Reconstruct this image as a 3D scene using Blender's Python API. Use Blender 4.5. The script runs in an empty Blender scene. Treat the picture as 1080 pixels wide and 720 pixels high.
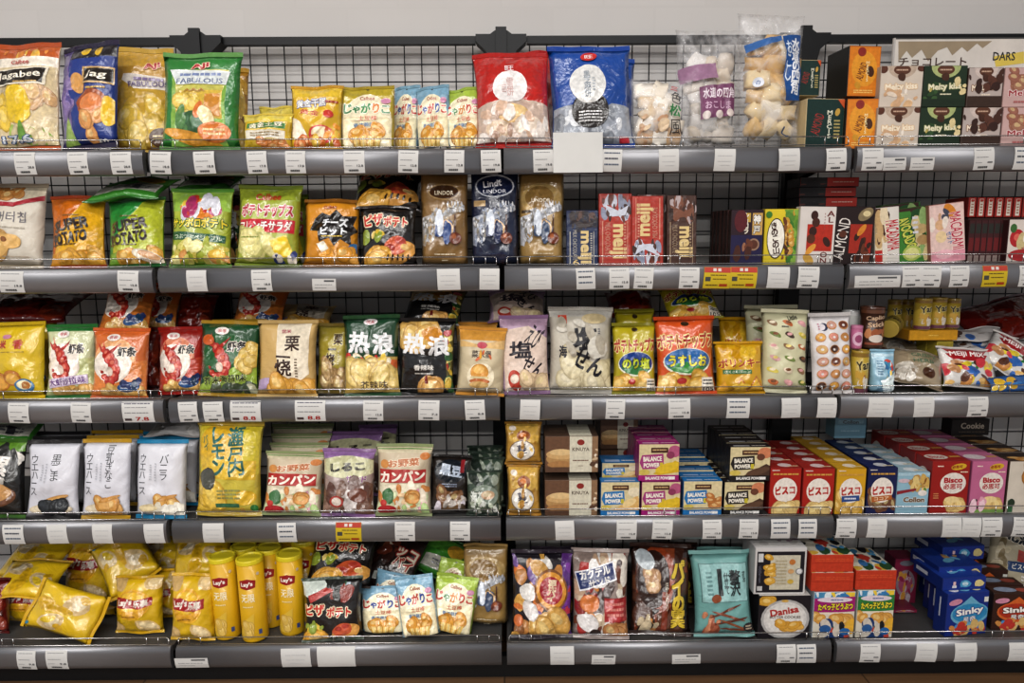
import bpy, bmesh, math, random
import numpy as np
from mathutils import Vector, Matrix, noise
PI = math.pi
SC = bpy.context.scene
COL = SC.collection
ZS = 0.05                                  # floor is z = 0
W = 0.9                                    # bay width
# ------------------------------------------------------------------ camera
CX, CZ, CD, PIT, YAW, ROL, FPX = 0.0184, 1.1223 + ZS, 1.788, 0.1461, 0.0043, -0.0056, 720.0
CAM = Vector((CX, -CD, CZ))
FW = Vector((math.sin(YAW) * math.cos(PIT), math.cos(YAW) * math.cos(PIT), -math.sin(PIT)))
_rt = Vector((math.cos(YAW), -math.sin(YAW), 0)); _up = _rt.cross(FW)
R2 = math.cos(ROL) * _rt + math.sin(ROL) * _up
U2 = -math.sin(ROL) * _rt + math.cos(ROL) * _up
def ray(px, py): return FW * FPX + R2 * (px - 540) - U2 * (py - 360)
def at_y(px, py, Y):
    d = ray(px, py); return CAM + d * ((Y - CAM.y) / d.y)
def proj(p):
    d = Vector(p) - CAM; z = d.dot(FW)
    return 540 + FPX * d.dot(R2) / z, 360 - FPX * d.dot(U2) / z
def depth(p): return (Vector(p) - CAM).dot(FW)

RAILB = [z + ZS for z in (1.2918, .9928, .6432, .3166, -.0285)]
RH = 0.0656
YS = [0.0, 0.0, 0.0, -0.0342, -0.0673]
YB = 0.355
DECK = [z + RH - 0.005 for z in RAILB]

# ------------------------------------------------------------------ materials
def s2l(c):
    return tuple((x / 12.92 if x <= .04045 else ((x + .055) / 1.055) ** 2.4) for x in c)
def hexc(h):
    if isinstance(h, tuple): return h
    if len(h) == 3: h = ''.join(a * 2 for a in h)
    return s2l(tuple(int(h[i:i + 2], 16) / 255 for i in (0, 2, 4)))
def new_mat(name):
    m = bpy.data.materials.new(name); m.use_nodes = True
    n = m.node_tree.nodes; n.clear()
    o = n.new('ShaderNodeOutputMaterial'); b = n.new('ShaderNodeBsdfPrincipled')
    m.node_tree.links.new(b.outputs[0], o.inputs[0])
    return m, n, m.node_tree.links, b, o
def col_mat(name, rough, spec=.5, coat=0, bump=0, bscale=60, metal=0, var=.06, vscale=25):
    """colour from the mesh's own Col attribute, a little noise variation, crinkle bump"""
    m, n, l, b, o = new_mat(name)
    a = n.new('ShaderNodeAttribute'); a.attribute_name = 'Col'
    tc = n.new('ShaderNodeTexCoord'); nz = n.new('ShaderNodeTexNoise'); nz.inputs['Scale'].default_value = vscale; nz.inputs['Detail'].default_value = 4
    l.new(tc.outputs['Object'], nz.inputs['Vector'])
    mp = n.new('ShaderNodeMapRange'); mp.inputs[1].default_value = .3; mp.inputs[2].default_value = .7
    mp.inputs[3].default_value = 1 - var; mp.inputs[4].default_value = 1 + var
    l.new(nz.outputs[0], mp.inputs[0])
    mx = n.new('ShaderNodeVectorMath'); mx.operation = 'SCALE'
    l.new(a.outputs['Color'], mx.inputs[0]); l.new(mp.outputs[0], mx.inputs['Scale'])
    l.new(mx.outputs[0], b.inputs['Base Color'])
    b.inputs['Roughness'].default_value = rough; b.inputs['Specular IOR Level'].default_value = spec
    b.inputs['Coat Weight'].default_value = coat; b.inputs['Coat Roughness'].default_value = .1
    b.inputs['Metallic'].default_value = metal
    if bump:
        nb = n.new('ShaderNodeTexNoise'); nb.inputs['Scale'].default_value = bscale; nb.inputs['Detail'].default_value = 3
        nb.inputs['Distortion'].default_value = 1.2
        l.new(tc.outputs['Object'], nb.inputs['Vector'])
        bp = n.new('ShaderNodeBump'); bp.inputs['Strength'].default_value = bump; bp.inputs['Distance'].default_value = .01
        l.new(nb.outputs[0], bp.inputs['Height']); l.new(bp.outputs[0], b.inputs['Normal']); l.new(bp.outputs[0], b.inputs['Coat Normal'])
    return m
def flat_mat(name, c, rough=.5, metal=0, spec=.5, nscale=30, var=.08):
    m, n, l, b, o = new_mat(name)
    tc = n.new('ShaderNodeTexCoord'); nz = n.new('ShaderNodeTexNoise'); nz.inputs['Scale'].default_value = nscale; nz.inputs['Detail'].default_value = 4
    l.new(tc.outputs['Object'], nz.inputs['Vector'])
    r = n.new('ShaderNodeValToRGB'); c = hexc(c)
    r.color_ramp.elements[0].position = .3; r.color_ramp.elements[1].position = .7
    r.color_ramp.elements[0].color = tuple(x * (1 - var) for x in c) + (1,)
    r.color_ramp.elements[1].color = tuple(min(1, x * (1 + var)) for x in c) + (1,)
    l.new(nz.outputs[0], r.inputs[0]); l.new(r.outputs[0], b.inputs['Base Color'])
    b.inputs['Roughness'].default_value = rough; b.inputs['Metallic'].default_value = metal; b.inputs['Specular IOR Level'].default_value = spec
    return m
M = {}
M['film'] = col_mat('glossy_film', .28, .55, .8, .42, 24, var=.1)
M['film_pic'] = col_mat('glossy_film_picture', .28, .55, .8, .42, 24, var=.18, vscale=110)
M['matte'] = col_mat('matte_film', .46, .4, .15, .3, 22)
M['matte_pic'] = col_mat('matte_film_picture', .46, .4, .15, .3, 22, var=.13, vscale=110)
M['card'] = col_mat('printed_card', .45, .4, .12, 0)
M['card_pic'] = col_mat('printed_card_picture', .45, .4, .12, 0, var=.13, vscale=110)
M['paper'] = col_mat('label_paper', .7, .3, 0, 0, var=.02)
M['tube'] = col_mat('printed_tube', .35, .5, .3, 0)
M['tube_pic'] = M['tube']
M['rail'] = flat_mat('grey_rail', '87878a', .34, .65, .6, 8, .04)
M['deck'] = flat_mat('shelf_deck', '4a4948', .5, .2)
M['black'] = flat_mat('black_steel', '131416', .45, .3)
M['wire'] = flat_mat('black_wire', '1c1d22', .5, .2)
M['chrome'] = flat_mat('chrome_wire', 'c9c9c9', .22, 1, .5)
def clear_mat():
    m, n, l, b, o = new_mat('clear_film')
    b.inputs['Base Color'].default_value = (.95, .95, .97, 1); b.inputs['Roughness'].default_value = .18
    b.inputs['Coat Weight'].default_value = .5
    tr = n.new('ShaderNodeBsdfTransparent'); mx = n.new('ShaderNodeMixShader')
    tc = n.new('ShaderNodeTexCoord'); nz = n.new('ShaderNodeTexNoise'); nz.inputs['Scale'].default_value = 14; nz.inputs['Distortion'].default_value = 2.5; nz.inputs['Detail'].default_value = 4
    l.new(tc.outputs['Object'], nz.inputs['Vector'])
    mp = n.new('ShaderNodeMapRange'); mp.inputs[1].default_value = .42; mp.inputs[2].default_value = .72; mp.inputs[3].default_value = .05; mp.inputs[4].default_value = .42
    l.new(nz.outputs[0], mp.inputs[0]); l.new(mp.outputs[0], mx.inputs[0])
    bp = n.new('ShaderNodeBump'); bp.inputs['Strength'].default_value = .6; bp.inputs['Distance'].default_value = .01
    l.new(nz.outputs[0], bp.inputs['Height']); l.new(bp.outputs[0], b.inputs['Normal']); l.new(bp.outputs[0], b.inputs['Coat Normal'])
    l.new(tr.outputs[0], mx.inputs[1]); l.new(b.outputs[0], mx.inputs[2]); l.new(mx.outputs[0], o.inputs[0])
    return m
M['clear'] = clear_mat()

# ------------------------------------------------------------------ objects
def link(name, me, parent=None, mat=None):
    o = bpy.data.objects.new(name, me); COL.objects.link(o)
    if parent is not None: o.parent = parent
    if mat is not None and not me.materials: me.materials.append(mat)
    return o
LABELS = {}
def tag(o, label, cat, group=None):
    o['label'] = label; o['category'] = cat
    if group: o['group'] = group
    LABELS.setdefault(label.lower(), []).append(o.name)
    n = len(label.split())
    if n < 4 or n > 16: print('LABEL LENGTH', n, label)
    return o
def setcol(me, cols):
    """cols: one linear rgb per polygon, or one for all"""
    a = me.color_attributes.new('Col', 'FLOAT_COLOR', 'CORNER')
    nl = len(me.loops); arr = np.ones((nl, 4), dtype=np.float32)
    if isinstance(cols, tuple): arr[:, :3] = cols
    else:
        tot = np.empty(len(me.polygons), dtype=np.int32); me.polygons.foreach_get('loop_total', tot)
        arr[:, :3] = np.repeat(np.array(cols, dtype=np.float32), tot, axis=0)
    a.data.foreach_set('color', arr.ravel())
def mesh_py(name, vs, fs, smooth=False, cols=None):
    me = bpy.data.meshes.new(name); me.from_pydata([tuple(v) for v in vs], [], fs)
    if cols is not None: setcol(me, cols)
    if smooth: me.polygons.foreach_set('use_smooth', [True] * len(me.polygons))
    me.update(); return me
class MB:
    def __init__(s): s.v = []; s.f = []; s.c = []
    def add(s, vs, fs, c=(1, 1, 1)):
        b = len(s.v); s.v += [Vector(v) for v in vs]; s.f += [tuple(b + i for i in f) for f in fs]; s.c += [c] * len(fs)
    def box(s, x0, y0, z0, x1, y1, z1, c=(1, 1, 1)):
        s.add([(x0, y0, z0), (x1, y0, z0), (x1, y1, z0), (x0, y1, z0), (x0, y0, z1), (x1, y0, z1), (x1, y1, z1), (x0, y1, z1)],
              [(0, 3, 2, 1), (4, 5, 6, 7), (0, 1, 5, 4), (1, 2, 6, 5), (2, 3, 7, 6), (3, 0, 4, 7)], c)
    def bar(s, a, b, r, n=6, c=(1, 1, 1)):
        a = Vector(a); b = Vector(b); d = (b - a).normalized(); t = d.orthogonal().normalized(); q = d.cross(t)
        vs = []
        for p in (a, b):
            for i in range(n):
                w = 2 * PI * i / n; vs.append(p + t * (r * math.cos(w)) + q * (r * math.sin(w)))
        s.add(vs, [(i, (i + 1) % n, n + (i + 1) % n, n + i) for i in range(n)] + [tuple(range(n))[::-1], tuple(range(n, 2 * n))], c)
    def mesh(s, name, smooth=False, cols=True): return mesh_py(name, s.v, s.f, smooth, s.c if cols else None)
def prism(poly, x0, x1):
    """profile in (y, z) swept along x"""
    n = len(poly); vs = [(x0, y, z) for y, z in poly] + [(x1, y, z) for y, z in poly]
    return vs, [(i, (i + 1) % n, n + (i + 1) % n, n + i) for i in range(n)] + [tuple(range(n))[::-1], tuple(range(n, 2 * n))]

# ------------------------------------------------------------------ print design language: x right, y DOWN, both 0..1 over the face
def R(x0, y0, x1, y1, c): return ('S', [[(x0, y0), (x1, y0), (x1, y1), (x0, y1)]], c)
def P(pts, c): return ('S', [pts], c)
def E(cx, cy, rx, ry, c, rot=0, n=22, ph=0, wob=0, seed=0):
    rn = random.Random(seed); q = math.radians(rot); o = []
    a, b, d = rn.random() * 6, rn.random() * 6, rn.random() * 6
    for i in range(n):
        t = 2 * PI * i / n; k = 1 + wob * (math.sin(2 * t + a) + .6 * math.sin(3 * t + b) + .4 * math.sin(5 * t + d))
        x, y = rx * k * math.cos(t), ry * k * math.sin(t)
        o.append((cx + x * math.cos(q) - y * math.sin(q), cy + x * math.sin(q) + y * math.cos(q)))
    return ('S', [o], c)
def mixc(c, d, t):
    c, d = hexc(c), hexc(d); return tuple(a + (b - a) * t for a, b in zip(c, d))
def K(cx, cy, rx, ry, c, n=8, seed=1, s=.16, dk='6b3a10', lt='fff0b0', asp=.7):
    """a heap of crisps / biscuits: wobbly lobes with a dark rim and a light middle"""
    rn = random.Random(seed); out = []
    for i in range(n):
        a = rn.random() * 2 * PI; r = math.sqrt(rn.random()); x, y = cx + rx * r * math.cos(a), cy + ry * r * math.sin(a)
        w = s * rn.uniform(.75, 1.2); h = w * asp; ro = rn.uniform(-50, 50); t = rn.uniform(-.12, .12)
        b = mixc(c, lt if t > 0 else dk, abs(t))
        out.append(E(x, y, w, h, mixc(c, dk, .35), ro, 14, 0, .05, seed * 31 + i))
        out.append(E(x, y, w * .9, h * .88, b, ro, 14, 0, .05, seed * 31 + i))
        out.append(E(x - w * .15, y - h * .2, w * .5, h * .42, mixc(b, lt, .35), ro, 10, 0, .08, seed * 17 + i))
    return ('G', out)
def N(x0, y0, x1, y1, cols, n, seed=1, s=.06):
    """busy printing: small irregular blobs"""
    rn = random.Random(seed); out = []
    for i in range(n):
        w = s * rn.uniform(.5, 1.4)
        out.append(E(rn.uniform(x0, x1), rn.uniform(y0, y1), w, w * rn.uniform(.4, .9), rn.choice(cols), rn.uniform(0, 180), 12, 0, .1, seed * 13 + i))
    return ('G', out)
def L(x0, y0, x1, y1, c, n=3, seed=1):
    """fine print too small to read: rows of dashes"""
    rn = random.Random(seed); out = []; h = (y1 - y0) / n
    for i in range(n):
        x = x0
        while x < x1 - .005:
            w = min(rn.uniform(.03, .12) * (x1 - x0) * 2, x1 - x); out.append(R(x, y0 + h * i + h * .2, x + w * .85, y0 + h * i + h * .7, c)); x += w
    return ('G', out)
def T(s, cx, cy, w, h, c, o=None, r=0, b=.02, ob=.06): return ('T', s, cx, cy, w, h, c, o, r, b, ob)
def V(s, cx, cy, w, h, c, o=None, r=0, b=.02, ob=.06): return ('T', '\n'.join(s), cx, cy, w, h, c, o, r, b, ob)

TXT = {}
def prep_text(keys):
    obs = []
    for s in sorted(keys):
        c = bpy.data.curves.new('t', 'FONT'); c.body = s; c.resolution_u = 2; c.align_x = 'CENTER'; c.space_line = .8
        o = bpy.data.objects.new('t', c); COL.objects.link(o); obs.append((s, o))
    bpy.context.view_layer.update(); dg = bpy.context.evaluated_depsgraph_get()
    for s, o in obs:
        m = bpy.data.meshes.new_from_object(o.evaluated_get(dg))
        TXT[s] = ([(v.co.x, v.co.y) for v in m.vertices], [tuple(p.vertices) for p in m.polygons]); bpy.data.meshes.remove(m)
    for s, o in obs:
        c = o.data; bpy.data.objects.remove(o); bpy.data.curves.remove(c)
def text_keys(shapes, out):
    for sh in shapes:
        if sh[0] == 'T': out.add(sh[1])
        elif sh[0] == 'G': text_keys(sh[1], out)

def lay(shapes, Wm, Hm):
    """-> lists for picture and lettering: (verts, faces, colour, layer)"""
    pic, let = [], []; k = [0]
    def go(sh):
        if sh[0] == 'G':
            for q in sh[1]: go(q)
        elif sh[0] == 'S':
            k[0] += 1
            for pts in sh[1]: pic.append((pts, [tuple(range(len(pts)))[::-1]], hexc(sh[2]), k[0]))
        else:
            _, s, cx, cy, w, h, c, o, r, b, ob = sh
            vs, fs = TXT[s]
            if not vs: return
            xs = [v[0] for v in vs]; ys = [v[1] for v in vs]
            mx, my = (min(xs) + max(xs)) / 2, (min(ys) + max(ys)) / 2; sw, sh_ = max(max(xs) - min(xs), 1e-3) + 2 * b, max(max(ys) - min(ys), 1e-3) + 2 * b
            q = math.radians(r)
            def tf(v, ox, oy):                          # w, h are shares of the face's width and height along the text's own axes
                x, y = (v[0] - mx + ox) / sw * w * Wm, (v[1] - my + oy) / sh_ * h * Hm
                X, Y = x * math.cos(q) - y * math.sin(q), x * math.sin(q) + y * math.cos(q)
                return (cx + X / Wm, cy - Y / Hm)
            def put(col, rad, n):                       # a heavier stroke: the same glyphs shifted round a small circle
                for i in range(n):
                    t = 2 * PI * (i + .5) / n; k[0] += .5
                    let.append(([tf(v, rad * math.cos(t), rad * math.sin(t)) for v in vs], fs, hexc(col), k[0]))
            if o: put(o, b + ob, 8)
            put(c, max(b, 0), 1 if b <= .012 else 4)
    for sh in shapes: go(sh)
    return pic, let

def sheets(shapes, Wm, Hm):
    """the printing as (part name, items): one sheet of pictures, one of lettering, more where they lie far apart"""
    for nm, items in zip(('printed_picture', 'printed_lettering'), lay(shapes, Wm, Hm)):
        bx = []
        for it in items:
            xs = [min(max(p[0], 0), 1) * Wm for p in it[0]]; ys = [min(max(p[1], 0), 1) * Hm for p in it[0]]; bx.append((min(xs), min(ys), max(xs), max(ys)))
        n = len(items); par = list(range(n))
        def root(i):
            while par[i] != i: i = par[i]
            return i
        for i in range(n):
            for j in range(i):
                a, b = bx[i], bx[j]
                gx = max(0, a[0] - b[2], b[0] - a[2]); gy = max(0, a[1] - b[3], b[1] - a[3])
                sz = max(a[2] - a[0], a[3] - a[1], b[2] - b[0], b[3] - b[1])
                if math.hypot(gx, gy) <= max(.018, .4 * sz): par[root(i)] = root(j)
        gr = {}
        for i in range(n): gr.setdefault(root(i), []).append(items[i])
        for g in gr.values(): yield nm, g
def print_mesh(name, items, mapf, us, vs, clip, base=.0004, step=.00004, extra=()):
    """flat shapes cut along the us / vs lines, then laid on the surface by mapf(u, v, off)"""
    if not items: return None
    bm = bmesh.new(); ci = bm.faces.layers.int.new('c'); cl = []
    for pts, fs, c, k in items:
        if c not in cl: cl.append(c)
        idx = cl.index(c); bv = [bm.verts.new((p[0], p[1], k)) for p in pts]
        for f in fs:
            try: bm.faces.new([bv[i] for i in f])[ci] = idx
            except ValueError: pass
    u0, v0, u1, v1 = clip
    for co, no in (((u0, 0, 0), (-1, 0, 0)), ((u1, 0, 0), (1, 0, 0)), ((0, v0, 0), (0, -1, 0)), ((0, v1, 0), (0, 1, 0))):
        bmesh.ops.bisect_plane(bm, geom=bm.verts[:] + bm.edges[:] + bm.faces[:], plane_co=co, plane_no=no, clear_outer=True)
    for u in us: bmesh.ops.bisect_plane(bm, geom=bm.verts[:] + bm.edges[:] + bm.faces[:], plane_co=(u, 0, 0), plane_no=(1, 0, 0))
    for v in vs: bmesh.ops.bisect_plane(bm, geom=bm.verts[:] + bm.edges[:] + bm.faces[:], plane_co=(0, v, 0), plane_no=(0, 1, 0))
    for co, no in extra: bmesh.ops.bisect_plane(bm, geom=bm.verts[:] + bm.edges[:] + bm.faces[:], plane_co=co, plane_no=no)
    if not bm.faces: bm.free(); return None
    cs = [cl[f[ci]] for f in bm.faces]
    for v in bm.verts: v.co = mapf(v.co.x, v.co.y, base + step * v.co.z)
    me = bpy.data.meshes.new(name); bm.to_mesh(me); bm.free(); setcol(me, cs)
    me.polygons.foreach_set('use_smooth', [True] * len(me.polygons))
    return me

def split(me):
    """a printed sheet whose pieces lie far apart becomes one mesh per piece"""
    nv, ne = len(me.vertices), len(me.edges)
    if nv > 60000: return [me]
    co = np.empty(nv * 3, dtype=np.float32); me.vertices.foreach_get('co', co); co = co.reshape(nv, 3)
    ed = np.empty(ne * 2, dtype=np.int32); me.edges.foreach_get('vertices', ed); ed = ed.reshape(ne, 2)
    def comps(n, a, b):
        p = np.arange(n)
        while True:
            lo, hi = np.minimum(p[a], p[b]), np.maximum(p[a], p[b]); m = lo != hi
            if not m.any(): return p
            np.minimum.at(p, hi[m], lo[m])
            while (p[p] != p).any(): p = p[p]
    _, isl = np.unique(comps(nv, ed[:, 0], ed[:, 1]), return_inverse=True); k = isl.max() + 1
    if k > 800 or k < 2: return [me]
    lo = np.full((k, 3), 9.); hi = np.full((k, 3), -9.); np.minimum.at(lo, isl, co); np.maximum.at(hi, isl, co)
    sz = (hi - lo).max(1); gap = np.maximum(0, np.maximum(lo[:, None] - hi[None], lo[None] - hi[:, None]))
    near = np.sqrt((gap ** 2).sum(2)) <= np.maximum(.0195, .48 * np.maximum(sz[:, None], sz[None]))
    a, b = np.nonzero(np.triu(near, 1)); _, pc = np.unique(comps(k, a, b), return_inverse=True)
    if pc.max() == 0: return [me]
    out = []; pv = pc[isl]
    for q in range(pc.max() + 1):
        bm = bmesh.new(); bm.from_mesh(me); bm.verts.ensure_lookup_table()
        bmesh.ops.delete(bm, geom=[bm.verts[i] for i in np.nonzero(pv != q)[0]], context='VERTS')
        m2 = bpy.data.meshes.new(me.name); bm.to_mesh(m2); bm.free(); out.append(m2)
        for mm in me.materials: m2.materials.append(mm)
    return out

# ------------------------------------------------------------------ package shapes
def bag_surf(w, h, t, seed, kind, s):
    sx, sy = seed * 7.31, seed * 3.17
    def prof(v):                                       # v: 0 bottom .. 1 top
        q = min(max((v - s) / (1 - 2 * s), 0), 1)
        if kind == 'pouch': return (max(1 - q ** 1.6, 0)) ** .75 * min(1, (q + .12) / .2)
        return (4 * q * (1 - q)) ** .5 * (1.08 - .2 * q)
    def f(u, v, side=1):                               # u -1..1
        a = prof(v); c = max(1 - abs(u) ** 2.4, 0) ** .62
        q = min(max((v - s) / (1 - 2 * s), 0), 1); e = min(q, 1 - q)
        z = t / 2 * a * c
        m = min(a * c, 1)
        n1 = noise.noise(Vector((u * 1.6 + sx, v * h / w * 3.2 + sy, side * 5.0)))
        n2 = noise.noise(Vector((u * 3.8 + sx, v * h / w * 6.5 - sy, side * 9.0)))
        z += m * (n1 * .2 * t + (.45 - abs(n2) * 2.4) * .075 * t)
        if kind != 'pouch' or q > .5:
            z += math.exp(-e / .075) * c * m ** .3 * .0036 * math.sin(u * 13 + sx * 3 + 2 * math.sin(u * 5 + sy)) * (1 if e > .004 else 0) * (t / .05)
        if kind == 'pouch': c2 = max(1 - abs(u) ** 4, 0) ** .5; z += t / 2 * a * (c2 - c) * .6
        return max(z, 0)
    def x(u, v): return u * w / 2 * (1 - (.085 if kind != 'pouch' else .025) * min(prof(v), 1) + .02 * noise.noise(Vector((u * .8 + sx, v * 4, 3))))
    def wave(u, v): return (.006 * math.sin(u * 2.3 + sx) + .003 * math.sin(u * 5.1 + sy)) * abs(v - .5) * 2
    return f, x, wave
MC = {}
def package(key, w, h, t=None, var=0):
    """-> (root mesh, [(child name, mesh, material)]) cached by size"""
    d = DES[key]; t = t or d['T']
    ck = (key, round(w / .004), round(h / .004), round(t / .003), var)
    if ck in MC: return MC[ck]
    kind = d['kind']; kids = []; mat = M[d['mat']]
    if kind in ('bag', 'pouch', 'clear'):
        s = d['seal_h']; nu, nv = (14, 18); seed = (sum(map(ord, key)) % 97) + var * 11
        f, x, wave = bag_surf(w, h, t, seed, kind, s)
        U = [-1 + 2 * i / nu for i in range(nu + 1)]; Vv = [s + (1 - 2 * s) * j / nv for j in range(nv + 1)]
        vs, fs, idx = [], [], {}
        for side in (1, -1):
            for j, v in enumerate(Vv):
                for i, u in enumerate(U):
                    edge = i in (0, nu) or j in (0, nv)
                    if side == -1 and edge: idx[(side, i, j)] = idx[(1, i, j)]; continue
                    idx[(side, i, j)] = len(vs)
                    vs.append((x(u, v), (-f(u, v, 1) if side == 1 else f(u, v, -1)) * (0 if edge and not (kind == 'pouch' and j == 0) else 1) + wave(u, v), v * h))
            for j in range(nv):
                for i in range(nu):
                    q = [idx[(side, i, j)], idx[(side, i + 1, j)], idx[(side, i + 1, j + 1)], idx[(side, i, j + 1)]]
                    for tri in ((q[0], q[1], q[2]), (q[0], q[2], q[3])):
                        if len(set(tri)) == 3: fs.append(tri if side == 1 else tri[::-1])
        body = mesh_py(d['name'], vs, fs, True, hexc(d['bg'])); body.materials.append(mat)
        GP = [[Vector(vs[idx[(1, i, j)]]) for j in range(nv + 1)] for i in range(nu + 1)]
        def mapf(X, Y, off):                           # the body's own facets, so the print hugs them
            a = X * nu; b = ((1 - Y) - s) / (1 - 2 * s) * nv
            i = min(max(int(a + 1e-6), 0), nu - 1); j = min(max(int(b + 1e-6), 0), nv - 1); a -= i; b -= j
            p0, p1 = GP[i][j], GP[i + 1][j + 1]
            if b > a: q = GP[i][j + 1]; p = p0 + (q - p0) * b + (p1 - q) * a
            else: q = GP[i + 1][j]; p = p0 + (q - p0) * a + (p1 - q) * b
            return Vector((p.x, p.y - off, p.z))
        DG = [((0, 1 - (s + (1 - 2 * s) * k / nv), 0), (-nu, -nv / (1 - 2 * s), 0)) for k in range(-nu + 1, nv)]
        us = [(u + 1) / 2 for u in U[1:-1]]; vl = [1 - v for v in Vv[1:-1]]
        pm_ = M['matte_pic' if kind == 'clear' else d['mat'] + '_pic']
        for nm, it in sheets(d['front'], w, h):
            me = print_mesh(nm, it, mapf, us, vl, (.012, s + .004, .988, 1 - s - .004), .0003, .00004, DG)
            if me: me.materials.append(pm_ if nm == 'printed_picture' else M['matte' if kind == 'clear' else d['mat']]); kids.append((nm, me))
        for nm, v0, v1 in (('top_seal', 1 - s, 1), ('bottom_seal', 0, s)):
            if d['seal'] is None: continue
            if kind == 'pouch' and nm == 'bottom_seal': continue
            vs, fs = [], []; n2 = 8
            for side in (-1, 1):
                for j in range(n2 + 1):
                    v = v0 + (v1 - v0) * j / n2; k = .0007 + .0007 * (j % 2)
                    for u in U: vs.append((x(u, v), side * k + wave(u, v) + (.004 * noise.noise(Vector((u * 2 + seed, side * 0, 1))) * (j / n2 if nm[0] == 't' else 1 - j / n2)), v * h))
            n1 = nu + 1; half = n1 * (n2 + 1)
            for j in range(n2):
                for i in range(nu):
                    a = j * n1 + i; fs.append((a, a + 1, a + n1 + 1, a + n1)); fs.append((half + a, half + a + n1, half + a + n1 + 1, half + a + 1))
            for i in range(nu):
                a = n2 * n1 + i; fs.append((a, a + 1, half + a + 1, half + a)); fs.append((i, half + i, half + i + 1, i + 1))
            for j in range(n2):
                a = j * n1; fs.append((a, a + n1, half + a + n1, half + a)); a += nu; fs.append((a, half + a, half + a + n1, a + n1))
            me = mesh_py(nm, vs, fs, False, hexc(d['seal'])); me.materials.append(mat); kids.append((nm, me))
        for nm, cs, n in d.get('fill', ()):              # what shows inside a clear bag
            rn = random.Random(seed); ms = []
            for k in range(n):
                bm = bmesh.new(); bmesh.ops.create_icosphere(bm, subdivisions=2, radius=1)
                rr = rn.uniform(.8, 1.15) * d['fs']; sh = rn.random() * 9
                for v in bm.verts:
                    c = v.co; q = 1 + .16 * noise.noise(c * 1.7 + Vector((sh, 0, 0)))
                    p = Vector((max(-.62, min(.62, c.x)) * 1.5, max(-.55, min(.55, c.y)) * 1.2, max(-.58, min(.58, c.z)) * 1.25)) * rr * q
                    v.co = Matrix.Rotation(sh, 3, 'X') @ Matrix.Rotation(sh * 2, 3, 'Y') @ p
                col = n // 4; cl = d['cols']; a, b = k % cl, k // cl; nr = (n + cl - 1) // cl
                u = ((a + .5) / cl * 2 - 1) * .66 + rn.uniform(-.06, .06); v = .1 + (b + .5) / nr * d['fh']
                o = Vector((x(u, v), -min(f(u, v) * .25, .01), v * h))
                for vv in bm.verts:
                    q = vv.co + o; uu = max(-.97, min(.97, 2 * q.x / w)); lim = max(f(uu, min(max(q.z / h, .03), .96)) * .82 - .006, .001)
                    q.y = max(-lim, min(lim, q.y)); q.z = max(q.z, s * h + .003); vv.co = q
                me = bpy.data.meshes.new(nm); bm.to_mesh(me); bm.free(); setcol(me, hexc(rn.choice(cs)))
                me.polygons.foreach_set('use_smooth', [True] * len(me.polygons)); me.materials.append(M['card']); kids.append((nm, me))
        res = (body, kids)
    elif kind == 'box':
        bm = bmesh.new(); bmesh.ops.create_cube(bm, size=1)
        for v in bm.verts: v.co = Vector((v.co.x * w, (v.co.y + .5) * t, (v.co.z + .5) * h))
        bmesh.ops.bevel(bm, geom=bm.edges[:], offset=min(.0012, w / 8, h / 8, t / 8), segments=1, affect='EDGES')
        me = bpy.data.meshes.new(d['name']); bm.to_mesh(me); bm.free()
        fc, tcl, sc = hexc(d['bg']), hexc(d['topc'] or d['bg']), hexc(d['sidec'] or d['bg'])
        setcol(me, [fc if abs(p.normal.y) > .8 else tcl if abs(p.normal.z) > .8 else sc for p in me.polygons]); me.materials.append(mat)
        faces = (('', d['front'], w, h, lambda X, Y, o: Vector(((X - .5) * w, -o, (1 - Y) * h))),
                 ('top_', d['top'], w, t, lambda X, Y, o: Vector(((X - .5) * w, (1 - Y) * t, h + o))),
                 ('side_', d['side'], t, h, lambda X, Y, o: Vector((-w / 2 - o, (1 - X) * t, (1 - Y) * h))),
                 ('end_', d['side'], t, h, lambda X, Y, o: Vector((w / 2 + o, X * t, (1 - Y) * h))))
        for pre, shp, a, b, mf in faces:
            if not shp: continue
            for nm, it in sheets(shp, a, b):
                q = print_mesh(pre + nm, it, mf, (), (), (.01, .01, .99, .99), .0002, .00002)
                if q: q.materials.append(M[d['mat'] + '_pic'] if nm == 'printed_picture' else mat); kids.append((pre + nm, q))
        res = (me, kids)
    elif kind == 'tube':
        r = w / 2; n = 28; lh = d['lid']; vs, fs = [], []
        for z, k in ((0, .97), (.004, 1), (h - lh, 1), (h - lh, .8)):
            for i in range(n): vs.append((r * k * math.cos(2 * PI * i / n), r * k * math.sin(2 * PI * i / n), z))
        for j in range(3): fs += [(j * n + i, j * n + (i + 1) % n, (j + 1) * n + (i + 1) % n, (j + 1) * n + i) for i in range(n)]
        fs += [tuple(range(n))[::-1], tuple(range(3 * n, 4 * n))]
        me = mesh_py(d['name'], vs, fs, False, hexc(d['bg'])); me.materials.append(mat)
        me.polygons.foreach_set('use_smooth', [len(p.vertices) == 4 for p in me.polygons])
        mf = lambda X, Y, o: Vector(((r + o) * math.sin((X - .5) * PI), -(r + o) * math.cos((X - .5) * PI), (1 - Y) * (h - lh)))
        for nm, it in sheets(d['front'], r * PI, h - lh):
            q = print_mesh(nm, it, mf, [i / 14 for i in range(1, 14)], (), (.01, .01, .99, .985), .0004, .00003)
            if q: q.materials.append(mat); kids.append((nm, q))
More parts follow.
